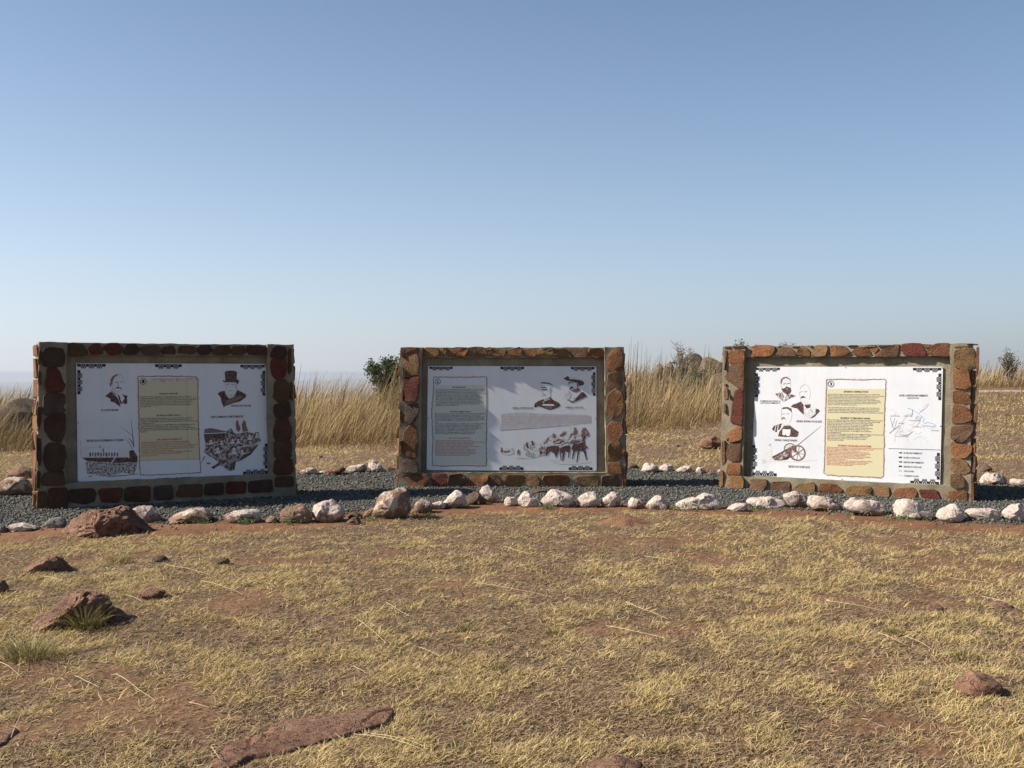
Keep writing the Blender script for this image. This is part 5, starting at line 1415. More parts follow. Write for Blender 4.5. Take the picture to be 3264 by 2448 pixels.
EDGE = 'white washed edging stones around the gravel bed'
ED = [
 ('S4', [(60,670),(80,630),(150,605),(250,602),(330,630),(380,650),(300,672),(170,682)], M_PAINTED, .20, 'low flat white stone left of the big brown boulder, near left edge', .9),
 ('S4', [(445,570),(480,550),(570,545),(660,538),(680,600),(640,645),(500,642),(450,635)], M_SLAB, .9, 'upright grey slab just behind the left end of the big brown boulder', .35),
 ('S4', [(-60,690),(-60,600),(0,592),(40,620),(60,655),(20,690)], M_SLAB, .9, 'grey stone cut by the left edge of the picture, on the gravel rim', .8),
 ('S4', [(1340,460),(1390,415),(1440,412),(1520,430),(1580,475),(1600,530),(1640,565),(1600,602),(1520,595),(1430,545)], M_PAINTED, .36, 'blotchy white stone tucked behind the right end of the big brown boulder', .9),
 ('S4', [(1660,592),(1665,555),(1750,505),(1850,475),(1960,438),(2020,432),(2070,470),(2120,520),(2185,572),(2050,585),(1900,580),(1780,595)], M_PAINTED, .42, 'long wedge with white sloping top, second white stone right of the brown boulder', .7),
 ('S5', [(185,525),(220,500),(330,475),(450,462),(570,455),(585,480),(580,545),(520,585),(400,592),(320,587),(250,572),(190,548)], M_PAINTED, .28, 'long pitted white block tapering left, alone in front of the left wall shadow', .7),
 ('S5', [(620,565),(660,530),(720,530),(775,570),(700,592),(640,588)], M_PAINTED, .38, 'very small pinkish stone left of the round brown-and-white stone', .9),
 ('S5', [(740,545),(770,500),(830,440),(900,412),(1000,410),(1040,435),(1080,480),(1100,530),(1070,578),(960,592),(830,592),(770,577)], M_PAINTED, .5, 'round stone with brown worn front and white crown beside a rounder white one', .8),
 ('S5', [(1090,480),(1110,430),(1160,385),(1210,362),(1260,366),(1330,380),(1390,420),(1412,480),(1410,530),(1360,572),(1250,587),(1150,577),(1100,532)], M_PAINTED, .3, 'big round white stone, left neighbour of two small brown chunks', .9),
 ('S5', [(1430,535),(1490,490),(1560,488),(1600,520),(1595,552),(1500,550)], M_DARKROCK, .9, 'small dark brown chunk behind, between round white stone and tall pink rock', .9),
 ('S5', [(1425,592),(1480,550),(1540,535),(1600,590),(1540,610),(1460,608)], M_REDROCK, .9, 'small reddish chunk in front, between round white stone and tall pink rock', .9),
 ('S5', [(1612,512),(1630,465),(1700,430),(1745,440),(1730,505),(1660,528)], M_PAINTED, .52, 'small tan stone leaning against the left foot of the tall pink rock', .8),
 ('S5', [(1680,522),(1720,440),(1770,360),(1810,280),(1870,250),(1950,243),(2015,243),(2050,275),(2085,310),(2092,400),(2092,482),(2050,510),(1900,525),(1760,552)], M_PAINTED, .43, 'tallest edging rock, pinkish with weathered top, left of the middle wall', .7),
 ('S6', [(60,465),(70,410),(90,365),(140,348),(190,365),(230,395),(270,440),(240,474),(140,492),(70,484)], M_PAINTED, .40, 'small greyish stone right of the tall pink rock, white on top only', .9),
 ('S6', [(225,440),(230,398),(262,383),(340,378),(390,385),(400,430),(300,455)], M_PAINTED, .26, 'low flat white stone at the left foot of a leaning white stone', .8),
 ('S6', [(340,420),(390,340),(430,290),(470,260),(520,263),(560,300),(580,345),(587,400),(520,428),(420,446),(350,445)], M_PAINTED, .24, 'white stone sloping up to a rounded right shoulder, left of a brown stone', .8),
 ('S6', [(580,350),(600,300),(660,278),(720,283),(760,330),(800,380),(700,390),(590,408)], M_DARKROCK, .9, 'unpainted brown edging stone left of the pointed white wedge', .9),
 ('S6', [(720,280),(760,215),(795,198),(840,240),(900,310),(972,387),(900,390),(800,385),(760,335)], M_PAINTED, .2, 'pointed white wedge leaning right, tallest white stone before the middle wall', .5),
 ('S6', [(965,402),(975,360),(1010,320),(1050,318),(1100,345),(1117,390),(1080,424),(980,424)], M_PAINTED, .24, 'small round white stone just right of the pointed wedge', .9),
 ('S6', [(1115,352),(1130,300),(1165,270),(1210,273),(1240,305),(1320,350),(1332,400),(1300,428),(1200,434),(1130,418),(1115,388)], M_PAINTED, .2, 'white stone with high left hump and low right tail, below middle wall', .8),
 ('S6', [(1322,392),(1335,345),(1390,290),(1430,266),(1500,275),(1560,295),(1620,295),(1680,325),(1707,380),(1702,424),(1540,432),(1430,420),(1340,408)], M_PAINTED, .3, 'long double-humped white stone with brown left underside, below middle wall', .8),
 ('S6', [(1190,270),(1280,250),(1400,262),(1410,275),(1350,284),(1250,290)], M_DARKROCK, .9, 'flat brown stone lying in the gravel behind the white hump stone', .9),
 ('S6', [(1710,352),(1740,315),(1800,290),(1850,270),(1890,300),(1930,340),(1937,390),(1910,424),(1820,436),(1720,428)], M_PAINTED, .25, 'blocky white stone with a peak right of centre, below right half of board 2', .8),
 ('S6', [(1930,392),(1960,350),(2020,300),(2060,281),(2110,300),(2137,360),(2142,402),(2100,428),(1990,434),(1940,428)], M_PAINTED, .3, 'creased white stone below the right post of the middle wall', .8),
 ('S7', [(148,422),(160,370),(190,332),(230,345),(290,360),(330,400),(347,432),(290,449),(180,440)], M_PAINTED, .3, 'small knobbly white stone with a bump on its left, right of the creased stone', .9),
 ('S7', [(348,424),(370,370),(420,325),(480,318),(520,345),(570,400),(587,444),(540,459),(450,460),(370,454)], M_PAINTED, .27, 'rounded white stone with shaded grey right half, left of the long white slab', .9),
 ('S7', [(630,412),(680,375),(760,345),(870,330),(950,305),(1010,306),(1060,340),(1097,400),(1092,454),(1000,462),(850,464),(720,454),(640,434)], M_PAINTED, .22, 'long white slab rising to the right between middle and right walls', .6),
 ('S7', [(1140,462),(1180,430),(1260,400),(1330,390),(1387,405),(1384,454),(1300,468),(1170,473)], M_PAINTED, .24, 'low white wedge partly under a long smooth white stone', .8),
 ('S7', [(1345,380),(1370,350),(1450,333),(1560,333),(1680,345),(1740,375),(1757,412),(1700,430),(1600,440),(1500,440),(1390,404)], M_PAINTED, .16, 'long smooth loaf-shaped white stone before left post of the right wall', .6),
 ('S7', [(1738,290),(1780,276),(1880,283),(1987,320),(1982,380),(1962,440),(1850,436),(1770,405),(1745,345)], M_PAINTED, .42, 'square cream block with a cracked face, in front of board 3', .5),
 ('S8', [(42,325),(60,308),(120,306),(200,330),(290,360),(370,410),(417,472),(350,484),(200,475),(120,465),(40,420)], M_PAINTED, .38, 'cream rock sloping down right with a hollow, right of the cracked square block', .6),
 ('S8', [(388,412),(430,365),(520,343),(640,346),(720,370),(800,410),(872,462),(862,504),(780,524),(650,519),(540,494),(440,474)], M_PAINTED, .4, 'broad white rock with flaking brown patches below the right wall', .6),
 ('S8', [(868,504),(890,430),(930,370),(990,340),(1050,350),(1120,385),(1200,440),(1270,490),(1312,545),(1200,555),(1000,530),(880,520)], M_PAINTED, .18, 'big clean white rock with a high left peak before the right wall', .6),
 ('S8', [(1328,548),(1350,490),(1400,435),(1470,408),(1520,410),(1560,440),(1600,500),(1627,553),(1560,590),(1440,590),(1350,570)], M_PAINTED, .24, 'white rock split by a sharp vertical edge, before right post of the right wall', .8),
 ('S8', [(1613,492),(1640,455),(1720,448),(1860,450),(1960,465),(2012,510),(2022,553),(1960,580),(1800,580),(1680,565),(1625,534)], M_PAINTED, .17, 'long low white stone second from the right edge of the picture', .5),
 ('S8', [(2003,492),(2040,430),(2100,390),(2160,386),(2212,430),(2250,480),(2240,565),(2150,590),(2060,565),(2013,534)], M_PAINTED, .2, 'round white stone cut by the right edge of the picture', .8),
 # far side of the bed
 ('S4', [(-80,300),(-40,190),(0,170),(60,158),(130,142),(240,150),(300,180),(350,220),(380,290),(200,305),(0,315)], M_PAINTED, .48, 'long brown stone with white-washed crest beside the left wall, at left edge', .7),
 ('S5', [(955,88),(1000,55),(1060,28),(1110,40),(1142,70),(1135,98),(1060,108),(990,104)], M_PAINTED, .36, 'far-row white stone with dark right side, next to right end of the left wall', .9),
 ('S5', [(1138,98),(1170,68),(1215,68),(1228,98)], M_PAINTED, .34, 'tiny far-row stone between a white and a flat brown stone', .9),
 ('S5', [(1212,62),(1250,40),(1330,26),(1410,33),(1428,70),(1360,98),(1280,108),(1218,98)], M_REDROCK, .9, 'flat unpainted brown stone in the far row between left and middle walls', .8),
 ('S5', [(1420,48),(1450,15),(1550,5),(1640,-5),(1652,50),(1642,68),(1480,88),(1440,78)], M_PAINTED, .38, 'far-row block with white top and grey face, left of the highest far stone', .5),
 ('S5', [(1640,10),(1680,-37),(1750,-32),(1780,0),(1800,40),(1862,78),(1740,84),(1690,74)], M_PAINTED, .25, 'highest white stone of the far row between left and middle walls', .6),
 ('S5', [(1840,52),(1870,26),(1945,50),(1945,60),(1870,62)], M_DARKROCK, .9, 'small dark stone of the far row touching the left side of the middle wall', .9),
 ('S7', [(130,60),(170,-2),(250,-2),(290,62),(180,62)], M_DARKROCK, .9, 'dark brown stone behind the right end of the middle wall', .9),
 ('S7', [(288,78),(300,25),(350,-12),(420,-12),(470,20),(482,58),(400,84),(310,84)], M_PAINTED, .14, 'roundest and whitest stone of the far row between middle and right walls', .9),
 ('S7', [(478,32),(520,3),(590,-2),(622,30),(622,62),(540,74),(490,64)], M_PAINTED, .18, 'second white stone of the far row between middle and right walls', .9),
 ('S7', [(638,64),(690,30),(780,16),(822,45),(812,74),(720,84),(650,76)], M_PAINTED, .32, 'third far-row stone, white with brown right end, between middle and right walls', .9),
 ('S7', [(838,74),(870,30),(920,33),(952,65),(922,90),(850,96)], M_PAINTED, .3, 'fourth far-row stone, small and pinkish, between middle and right walls', .9),
 ('S7', [(943,104),(980,80),(1040,85),(1024,110)], M_REDROCK, .9, 'tiny flat tan stone, fifth in the far row before the right wall', .9),
 ('S7', [(1056,80),(1080,48),(1112,55),(1112,94),(1068,96)], M_PAINTED, .36, 'small pale stone touching the left side of the right wall', .9),
 ('S8', [(1768,185),(1800,120),(1840,83),(1950,88),(2032,120),(2048,172),(1980,205),(1800,205)], M_PAINTED, .36, 'grey-faced white-topped stone in shade behind the right wall, at right', .7),
 ('S8', [(2048,185),(2080,150),(2200,153),(2300,180),(2300,220),(2100,216)], M_PAINTED, .3, 'low shaded white stone at the right edge behind the right wall', .7),
]
for i, (cr, pl, m, wear, lab, dp) in enumerate(ED):
    rock('edging_stone', cr, pl, m, lab, 'stone', EDGE, depth=dp, wear=wear + ((.10 if i < 16 else .06) if m is M_PAINTED else 0), seed=20 + i, rough=0.075, cuts=13, na=52, nr=20, grain=1.5)

# boulders in the lawn
rock('boulder', 'S4', [(548,690),(600,620),(660,550),(740,490),(850,450),(1000,432),(1060,430),(1140,392),(1200,383),(1260,388),(1290,420),(1330,460),(1380,520),(1440,570),(1500,600),(1540,660),(1600,690),(1300,712),(900,718),(640,728)],
     M_REDROCK, 'largest brown boulder, pitted, in front of the left wall', 'boulder', 'red-brown boulders on the grass', depth=.55, seed=3, na=110, nr=46, rough=.055, cuts=3, pits=.02, grain=2.6, embed=.05, planes=[((.55, -.8, -.15), .72), ((-.5, -.5, .7), .66)])
rock('boulder', 'L1', [(100,392),(160,340),(260,270),(360,210),(440,185),(530,195),(600,188),(630,230),(680,290),(750,340),(822,377),(700,430),(560,415),(300,412)],
     M_REDROCK, 'pointed red boulder on the lawn at left, dark undercut right face', 'boulder', 'red-brown boulders on the grass', depth=.7, seed=5, na=84, nr=34, rough=.04, cuts=2, pits=.008, grain=2.6, embed=.05, planes=[((.5, -.85, -.05), .45), ((-.5, -.25, .85), .6)])
rock('boulder', 'L1', [(240,872),(350,780),(480,700),(600,620),(680,560),(780,535),(900,540),(1050,600),(1150,680),(1250,750),(1382,852),(1250,922),(1000,965),(700,1000),(500,1015),(470,955),(330,905)],
     M_REDROCK, 'pock-marked red boulder at left with a grass tuft in front', 'boulder', 'red-brown boulders on the grass', depth=.62, seed=8, na=110, nr=46, rough=.045, cuts=2, pits=.022, grain=2.6, embed=.05, planes=[((.55, -.8, -.05), .45), ((-.5, -.35, .8), .6)])
rock('boulder', 'L4', [(812,795),(880,783),(970,795),(965,825),(910,852),(840,845)], M_REDROCK, 'small flat red rock right of the pock-marked boulder', 'boulder', 'red-brown boulders on the grass', depth=.8, seed=9)
rock('boulder', 'L4', [(-60,812),(-30,742),(20,735),(45,778),(42,812)], M_DARKROCK, 'dark rock cut by the left edge, beside the pointed red boulder', 'boulder', 'red-brown boulders on the grass', depth=.8, seed=10)
rock('boulder', 'L4', [(890,622),(900,592),(960,590),(990,612),(960,630)], M_DARKROCK, 'small dark stone in the lawn below the left wall, left of its twin', 'boulder', 'red-brown boulders on the grass', depth=.8, seed=11)
rock('boulder', 'L4', [(1240,640),(1280,606),(1330,608),(1366,636),(1310,648)], M_DARKROCK, 'small dark crumbly stone in the lawn below the left wall, right of its twin', 'boulder', 'red-brown boulders on the grass', depth=.8, seed=12)
rock('boulder', 'G3', [(860,935),(960,760),(1100,640),(1220,570),(1400,590),(1500,600),(1600,680),(1740,790),(1802,900),(1790,1015),(1700,1045),(1500,1010),(1200,990),(950,965)],
     M_REDROCK, 'rounded red rock half sunk in the grass at lower right', 'boulder', 'red-brown boulders on the grass', depth=.8, seed=14, na=64, nr=26, rough=.05)
rock('boulder', 'L6', [(1580,1003),(1600,965),(1650,955),(1695,985),(1690,1008)], M_REDROCK, 'low reddish stone in the grass at right, left of another low stone', 'boulder', 'red-brown boulders on the grass', depth=.8, seed=15)
rock('boulder', 'L6', [(1955,985),(2000,948),(2090,938),(2150,960),(2130,990)], M_REDROCK, 'low reddish stone in the grass near the right edge', 'boulder', 'red-brown boulders on the grass', depth=.8, seed=16)
rock('boulder', 'G6', [(400,790),(440,728),(560,690),(700,650),(800,628),(870,670),(950,690),(1062,722),(1100,790)], M_REDROCK, 'flat red rock cut by the bottom edge right of centre', 'boulder', 'red-brown boulders on the grass', depth=.5, seed=17, na=64, nr=24)


def inside(P, x, y):
    r = np.zeros(len(x), bool)
    Q = np.roll(P, -1, 0)
    for (ax, ay), (bx, by) in zip(P, Q):
        hit = ((ay > y) != (by > y)) & (x < (bx - ax) * (y - ay) / (by - ay + 1e-12) + ax)
        r ^= hit
    return r


def slab(crop, outline, label, thick, seed, cracks=()):
    """flat bedrock slab: outline traced on the ground, surface as a height field that dives under the earth at its rim"""
    P = np.array([(v.x, v.y) for v in (on_ground(*cpx(crop, x, y)) for x, y in outline)])
    lo = P.min(0) - .05; hi = P.max(0) + .05
    st = .010
    nx, ny = (np.ceil((hi - lo) / st)).astype(int) + 1
    gx, gy = np.meshgrid(lo[0] + st * np.arange(nx), lo[1] + st * np.arange(ny), indexing='ij')
    X, Y = gx.ravel(), gy.ravel()

    def dist(A, closed=True):
        dm = np.full(len(X), 9.0)
        B = np.roll(A, -1, 0) if closed else A[1:]
        for p, q in zip(A, B):
            e = q - p
            t = np.clip(((X - p[0]) * e[0] + (Y - p[1]) * e[1]) / max(e @ e, 1e-9), 0, 1)
            dm = np.minimum(dm, np.hypot(X - p[0] - t * e[0], Y - p[1] - t * e[1]))
        return dm
    sd = dist(P) * np.where(inside(P, X, Y), 1, -1) + .012 * fbm(X * 9, Y * 9, 33, 3)
    z = -.05 + (thick + .05) * sstep(-.012, .012, sd) + .008 * sstep(0, .1, sd) + (.007 * fbm(X * 4, Y * 4, 31, 2) + .006 * fbm(X * 26, Y * 26, 35, 3) + .012 * np.abs(fbm(X * 7, Y * 15, 37, 3))) * sstep(-.02, .03, sd)
    for cr in cracks:
        C = np.array([(v.x, v.y) for v in (on_ground(*cpx(crop, x, y)) for x, y in cr)])
        z -= .022 * np.exp(-(dist(C, False) / .006) ** 2)
    c = P.mean(0)
    V = np.column_stack([X - c[0], Y - c[1], z])
    a = (np.arange(nx - 1)[:, None] * ny + np.arange(ny - 1)[None]).ravel()
    Q = np.stack([a, a + ny, a + ny + 1, a + 1], 1)
    Q = Q[(sd[Q] > -.035).any(1)]
    me = new_mesh('rock_slab', V, Q, True, [M_REDROCK])
    SLABS.append(P)
    return link('rock_slab', me, loc=(c[0], c[1], Hs(c[0], c[1])), label=label, cat='rock slab', group='flat rock slabs in the lawn')


SLABS = []
slab('G2', [(180,700),(250,650),(320,560),(420,510),(580,470),(740,410),(760,350),(900,290),(1200,268),(1500,226),(1700,192),(1850,184),(1945,186),(1945,250),(1870,330),(1700,380),(1550,420),(1350,480),(1100,560),(850,620),(600,650),(520,720),(300,780),(180,760)],
     'long flat red rock slab at the bottom, left of centre', 0.018, 1, [[(740, 400), (745, 440), (715, 480), (700, 530)], [(575, 500), (585, 550), (545, 610), (400, 610)], [(1650, 340), (1750, 270), (1900, 215)]])
slab('G4', [(-150,480),(0,490),(100,445),(180,440),(222,470),(150,560),(100,620),(0,665),(-150,670)], 'small flat grey-red slab at the bottom left corner', 0.015, 2)


def mound():
    p0 = on_ground(*cpx('G5', 1230, 205))
    rx, ry, hh = 0.40, 0.45, 0.10
    na, nr = 48, 16
    V = []; Fc = []
    for k in range(nr):
        s = k / (nr - 1)
        for i in range(na):
            a = 2 * math.pi * i / na
            V.append((rx * s * math.cos(a) + .03 * (1 - s), ry * s * math.sin(a), hh * (1 - s) ** 1.25 - 0.03 * s))
    V = np.array(V)
    V[:, 2] += 0.014 * vn3(V * 14, 3) + 0.008 * vn3(V * 33, 4)
    for k in range(nr - 1):
        for i in range(na):
            j = (i + 1) % na
            Fc.append((k * na + i, (k + 1) * na + i, (k + 1) * na + j, k * na + j))
    me = new_mesh('soil_mound', V, Fc, True, [M_SOIL])
    link('soil_mound', me, loc=(p0.x, p0.y, Hs(p0.x, p0.y)), label='low cone of bare reddish soil before the gap right of the middle wall', cat='soil mound')
    ROCK_SPOTS.append((p0.x, p0.y, rx * .8, ry * .8))


mound()

# boulders behind the walls
FARG = 'weathered boulders in the tall grass'
rock('boulder', 'K3', [(-160,780),(-120,520),(-40,400),(60,335),(150,314),(230,322),(300,355),(350,420),(380,560),(390,780)], M_GREYROCK, 'large domed boulder behind the left wall at the left edge', 'boulder', FARG, depth=.9, seed=31, na=64, nr=26, far=24.5, rough=.03, cuts=3)
rock('boulder', 'K3', [(60,1010),(110,960),(190,935),(260,960),(330,1000),(330,1040),(80,1040)], M_REDROCK, 'reddish rock beside the left wall, above the long white-crested stone', 'boulder', FARG, depth=.9, seed=32)
rock('boulder', 'K8', [(930,640),(940,520),(962,450),(1000,425),(1060,417),(1112,440),(1140,520),(1150,640)], M_GREYROCK, 'highest domed boulder on the skyline between middle and right walls', 'boulder', FARG, depth=1, seed=33, na=56, nr=22, far=40, rough=.03, cuts=3)
rock('boulder', 'K8', [(1105,640),(1120,470),(1180,449),(1240,468),(1295,510),(1360,530),(1380,640)], M_GREYROCK, 'second domed boulder on the skyline, nearer the right wall', 'boulder', FARG, depth=1, seed=34, na=56, nr=22, far=39, rough=.03, cuts=3)
rock('boulder', 'K8', [(705,600),(715,515),(742,480),(780,473),(812,515),(820,600)], M_GREYROCK, 'small pointed skyline boulder left of the domed boulders', 'boulder', FARG, depth=1, seed=35, far=40)
rock('boulder', 'K8', [(625,600),(632,515),(662,503),(702,517),(710,600)], M_GREYROCK, 'lowest skyline boulder, leftmost in the grass between middle and right walls', 'boulder', FARG, depth=1, seed=36, far=41)
rock('boulder', 'K8', [(862,600),(872,510),(900,478),(945,490),(960,600)], M_GREYROCK, 'small skyline boulder touching the highest domed boulder', 'boulder', FARG, depth=1, seed=37, far=39.5)
rock('boulder', 'K8', [(1200,730),(1250,640),(1290,590),(1365,568),(1420,600),(1420,740)], M_DARKROCK, 'dark fissured rock in the tall grass against the right wall', 'boulder', FARG, depth=.8, seed=38, far=33, rough=.07)
rock('boulder', 'K8', [(290,740),(300,650),(325,638),(365,665),(380,740)], M_DARKROCK, 'small dark rock in the grass at the right side of the middle wall', 'boulder', FARG, depth=.9, seed=39, far=33)
rock('boulder', 'K8', [(1050,1395),(1150,1330),(1240,1290),(1330,1328),(1350,1400),(1200,1425)], M_REDROCK, 'low reddish rock on the short grass left of the right wall', 'boulder', FARG, depth=.8, seed=40, na=56, nr=22)
rock('boulder', 'K8', [(835,1415),(850,1385),(880,1385),(890,1415)], M_DARKROCK, 'tiny dark stone on the short grass between middle and right walls', 'boulder', FARG, depth=.9, seed=41)
rock('boulder', 'S8', [(1750,70),(1775,30),(1820,-5),(1872,30),(1885,62),(1780,76)], M_DARKROCK, 'dark brown rock peeking out behind right end of the right wall', 'boulder', FARG, depth=.9, seed=42)
rock('boulder', 'K2', [(340,770),(370,745),(400,742),(440,768),(400,780)], M_DARKROCK, 'small dark rock on the dry slope at the far right', 'boulder', FARG, depth=.9, seed=43, far=30)
rock('boulder', 'K1', [(440,1430),(450,1400),(480,1400),(490,1428)], M_DARKROCK, 'tiny dark stone in the short grass between left and middle walls', 'boulder', FARG, depth=.9, seed=44)

# ------------------------------------------------------------------ grass
def clear(x, y):
    ok = np.ones(len(x), bool)
    for (a, b, p, q) in ROCK_SPOTS:
        ok &= ((x - a) / max(p, .02)) ** 2 + ((y - b) / max(q, .02)) ** 2 > 1
    for P in SLABS:
        ok &= ~(inside(P, x, y) | inside(P, x, y + .035))
    for w in WALLS.values():
        dx = x - w.fl.x; dy = y - w.fl.y
        u = dx * w.u.x + dy * w.u.y; v = dx * w.back.x + dy * w.back.y
        ok &= ~((u > -.05) & (u < w.L + .05) & (v > -.05) & (v < w.t + .05))
    return ok


def blades(x, y, z, length, azi, elev, bend, width, col, coltip=None):
    """tapering three-face blades; elev = angle of the lower half above the ground, bend = droop of the upper half"""
    n = len(x)
    e2 = elev - bend
    d1 = np.stack([np.cos(azi) * np.cos(elev), np.sin(azi) * np.cos(elev), np.sin(elev)], 1)
    a2 = azi + RNG.normal(0, .18, n)
    d2 = np.stack([np.cos(a2) * np.cos(e2), np.sin(a2) * np.cos(e2), np.sin(e2)], 1)
    b = np.stack([x, y, z], 1)
    m = b + d1 * (length * .5)[:, None]
    t = m + d2 * (length * .5)[:, None]
    t[:, 2] = np.maximum(t[:, 2], z + .002)
    ra = azi + math.pi / 2 + RNG.normal(0, .5, n)
    s = np.stack([np.cos(ra), np.sin(ra), RNG.normal(0, .35, n)], 1) * (width / 2)[:, None]
    V = np.stack([b - s, b + s, m - s * .9, m + s * .9, t], 1).reshape(-1, 3)
    f = np.array([[0, 1, 3], [0, 3, 2], [2, 3, 4]])
    T = (f[None] + (np.arange(n) * 5)[:, None, None]).reshape(-1, 3)
    ct = col if coltip is None else coltip
    C = np.stack([col, col, (col + ct) / 2, (col + ct) / 2, ct], 1).reshape(-1, 3)
    return V, T, C


def join(parts):
    V, T, C = [], [], []; b = 0
    for v, t, c in parts:
        V.append(v); T.append(t + b); C.append(c); b += len(v)
    return np.concatenate(V), np.concatenate(T), np.concatenate(C)


PALE = np.array([0.79, 0.615, 0.30]); STRAW = np.array([0.62, 0.45, 0.195]); DEAD = np.array([0.43, 0.295, 0.185]); DARK = np.array([0.12, 0.075, 0.05]); OLIVE = np.array([0.25, 0.235, 0.085])


def clumpiness(x, y):
    return 0.42 * fbm(x * 3.1, y * 2.6, 51, 3) + 0.40 * vn(x * 7.5, y * 6.2, 55) + 0.34 * fbm(x * .55, y * .5, 58, 3)


def short_grass():
    parts = []
    # (a) the mat
    n = 850000
    v = RNG.random(n)
    ylo, yhi = 3.2, 13.2
    y = ylo * (yhi / ylo) ** v                     # density falls with distance
    x = (RNG.random(n) * 2 - 1) * (0.52 * y + .7)
    w = (0.52 * y + .7) * y                        # undo the fan shape, then thin with distance
    keep = RNG.random(n) < np.clip((w / y ** 1.45) / (0.52 + .7 / 3.2), 0, 1) * 0.5
    fy = front_y(x)
    dist = y - fy + 0.35 * fbm(x * 1.5, y * 1.5, 21, 3)
    cl = clumpiness(x, y)
    patch = soil_patch(x, y)
    pr = (1 - .97 * sstep(-1.15, -.6, dist)) * (1 - .80 * patch) * (.72 + .28 * sstep(-.4, .1, cl))
    keep &= (RNG.random(n) < pr) & (y < fy + .1)
    x, y, cl = x[keep], y[keep], cl[keep]
    k = clear(x, y); x, y, cl = x[k], y[k], cl[k]
    n = len(x)
    far = y / 8.0
    hi = sstep(-.28, .30, cl)
    L = (RNG.uniform(.028, .06, n) + .03 * hi * RNG.random(n)) * (.85 + .15 * far)
    el = np.abs(RNG.normal(.22, .26, n)) + .25 * hi * RNG.random(n)
    az = np.where(RNG.random(n) < .45, RNG.normal(.15, .8, n), RNG.uniform(0, 6.283, n))
    u = RNG.random(n)[:, None]
    tone = np.clip(hi * .78 + RNG.normal(.0, .28, n), 0, 1)[:, None]
    col = DEAD * (1 - tone) + (STRAW * (1 - u) + PALE * u) * tone
    dk = RNG.random(n) < .14 * (1 - hi) + .03
    col[dk] = DARK
    col *= RNG.uniform(.72, 1.2, n)[:, None]
    parts.append(blades(x, y, H(x, y) + .001, L, az, el, RNG.uniform(-.1, .5, n), RNG.uniform(.0024, .0048, n) * (.7 + .55 * far), col))
    nmat = n
    # (b) tufts
    m = 9800
    cy = 3.4 * (12.9 / 3.4) ** RNG.random(m); cx = (RNG.random(m) * 2 - 1) * (0.52 * cy + .6)
    cc = clumpiness(cx, cy)
    dist = cy - front_y(cx) + 0.35 * fbm(cx * 1.5, cy * 1.5, 21, 3)
    k = (RNG.random(m) < .75 * sstep(-.12, .35, cc)) & (dist < -.85) & clear(cx, cy) & (RNG.random(m) > .7 * soil_patch(cx, cy))
    cx, cy = cx[k], cy[k]; m = len(cx)
    per = RNG.integers(18, 40, m) + (RNG.random(m) < .16) * 40
    idx = np.repeat(np.arange(m), per); n = len(idx)
    big = per > 57
    r = np.repeat(np.where(big, RNG.uniform(.08, .15, m), RNG.uniform(.02, .065, m)), per) * np.sqrt(RNG.random(n)); a = RNG.uniform(0, 6.283, n)
    x = cx[idx] + r * np.cos(a) * 1.3; y = cy[idx] + r * np.sin(a)
    L = np.repeat(RNG.uniform(.03, .068, m), per) * RNG.uniform(.6, 1.25, n)
    az = np.where(RNG.random(n) < .6, a, RNG.normal(.1, .6, n))
    el = np.clip(RNG.normal(.6, .3, n), .05, 1.4)
    tt = RNG.random(m)[idx][:, None]
    col = (PALE * tt + STRAW * (1 - tt)) * RNG.uniform(.75, 1.15, n)[:, None]
    ol = (RNG.random(m) < .05)[idx]
    col[ol] = OLIVE * RNG.uniform(.8, 1.3, ol.sum())[:, None]
    parts.append(blades(x, y, H(x, y), L, az, el, RNG.uniform(0, .6, n), RNG.uniform(.002, .0036, n) * (.6 + .5 * y / 8), col * .8, col * 1.1))
    # (c) behind the gravel bed
    n = 230000
    y = RNG.uniform(15, 40, n); x = (RNG.random(n) * 2 - 1) * (.52 * y + 1)
    lo = back_y(x)
    dist = y - lo + .6 * fbm(x * 1.1, y * 1.1, 22, 3)
    tf = tall_front(x)
    cl2 = fbm(x * 1.1, y * .9, 61, 3)
    k = (RNG.random(n) < sstep(.5, 1.4, dist) * (.45 + .55 * sstep(-.3, .2, cl2))) & (y < tf + 2.5) & clear(x, y) & (RNG.random(n) < np.clip(26 / y, 0, 1) ** 1.2)
    road = (np.abs(y - 39.8 - .06 * x) < .9) & (x > 9)
    k &= ~road
    x, y, cl2 = x[k], y[k], cl2[k]; n = len(x)
    hi = sstep(-.2, .3, cl2)
    tone = np.clip(hi + RNG.normal(0, .3, n), 0, 1)[:, None]; u = RNG.random(n)[:, None]
    col = (DEAD * (1 - tone) + (STRAW * (1 - u) + PALE * u) * tone) * RNG.uniform(.7, 1.15, n)[:, None]
    parts.append(blades(x, y, H(x, y) - .004, RNG.uniform(.06, .15, n), np.where(RNG.random(n) < .5, RNG.normal(.1, .7, n), RNG.uniform(0, 6.283, n)), np.abs(RNG.normal(.35, .35, n)), RNG.uniform(.2, .9, n), RNG.uniform(.007, .014, n) * (y / 20), col))
    V, T, C = join(parts)
    print('short grass', nmat, len(T))
    me = fast_mesh('short_grass', V, T, [M_GRASS], C)
    link('short_grass', me, label='short trampled dry straw-coloured grass covering the ground', cat='grass', kind='stuff')


short_grass()


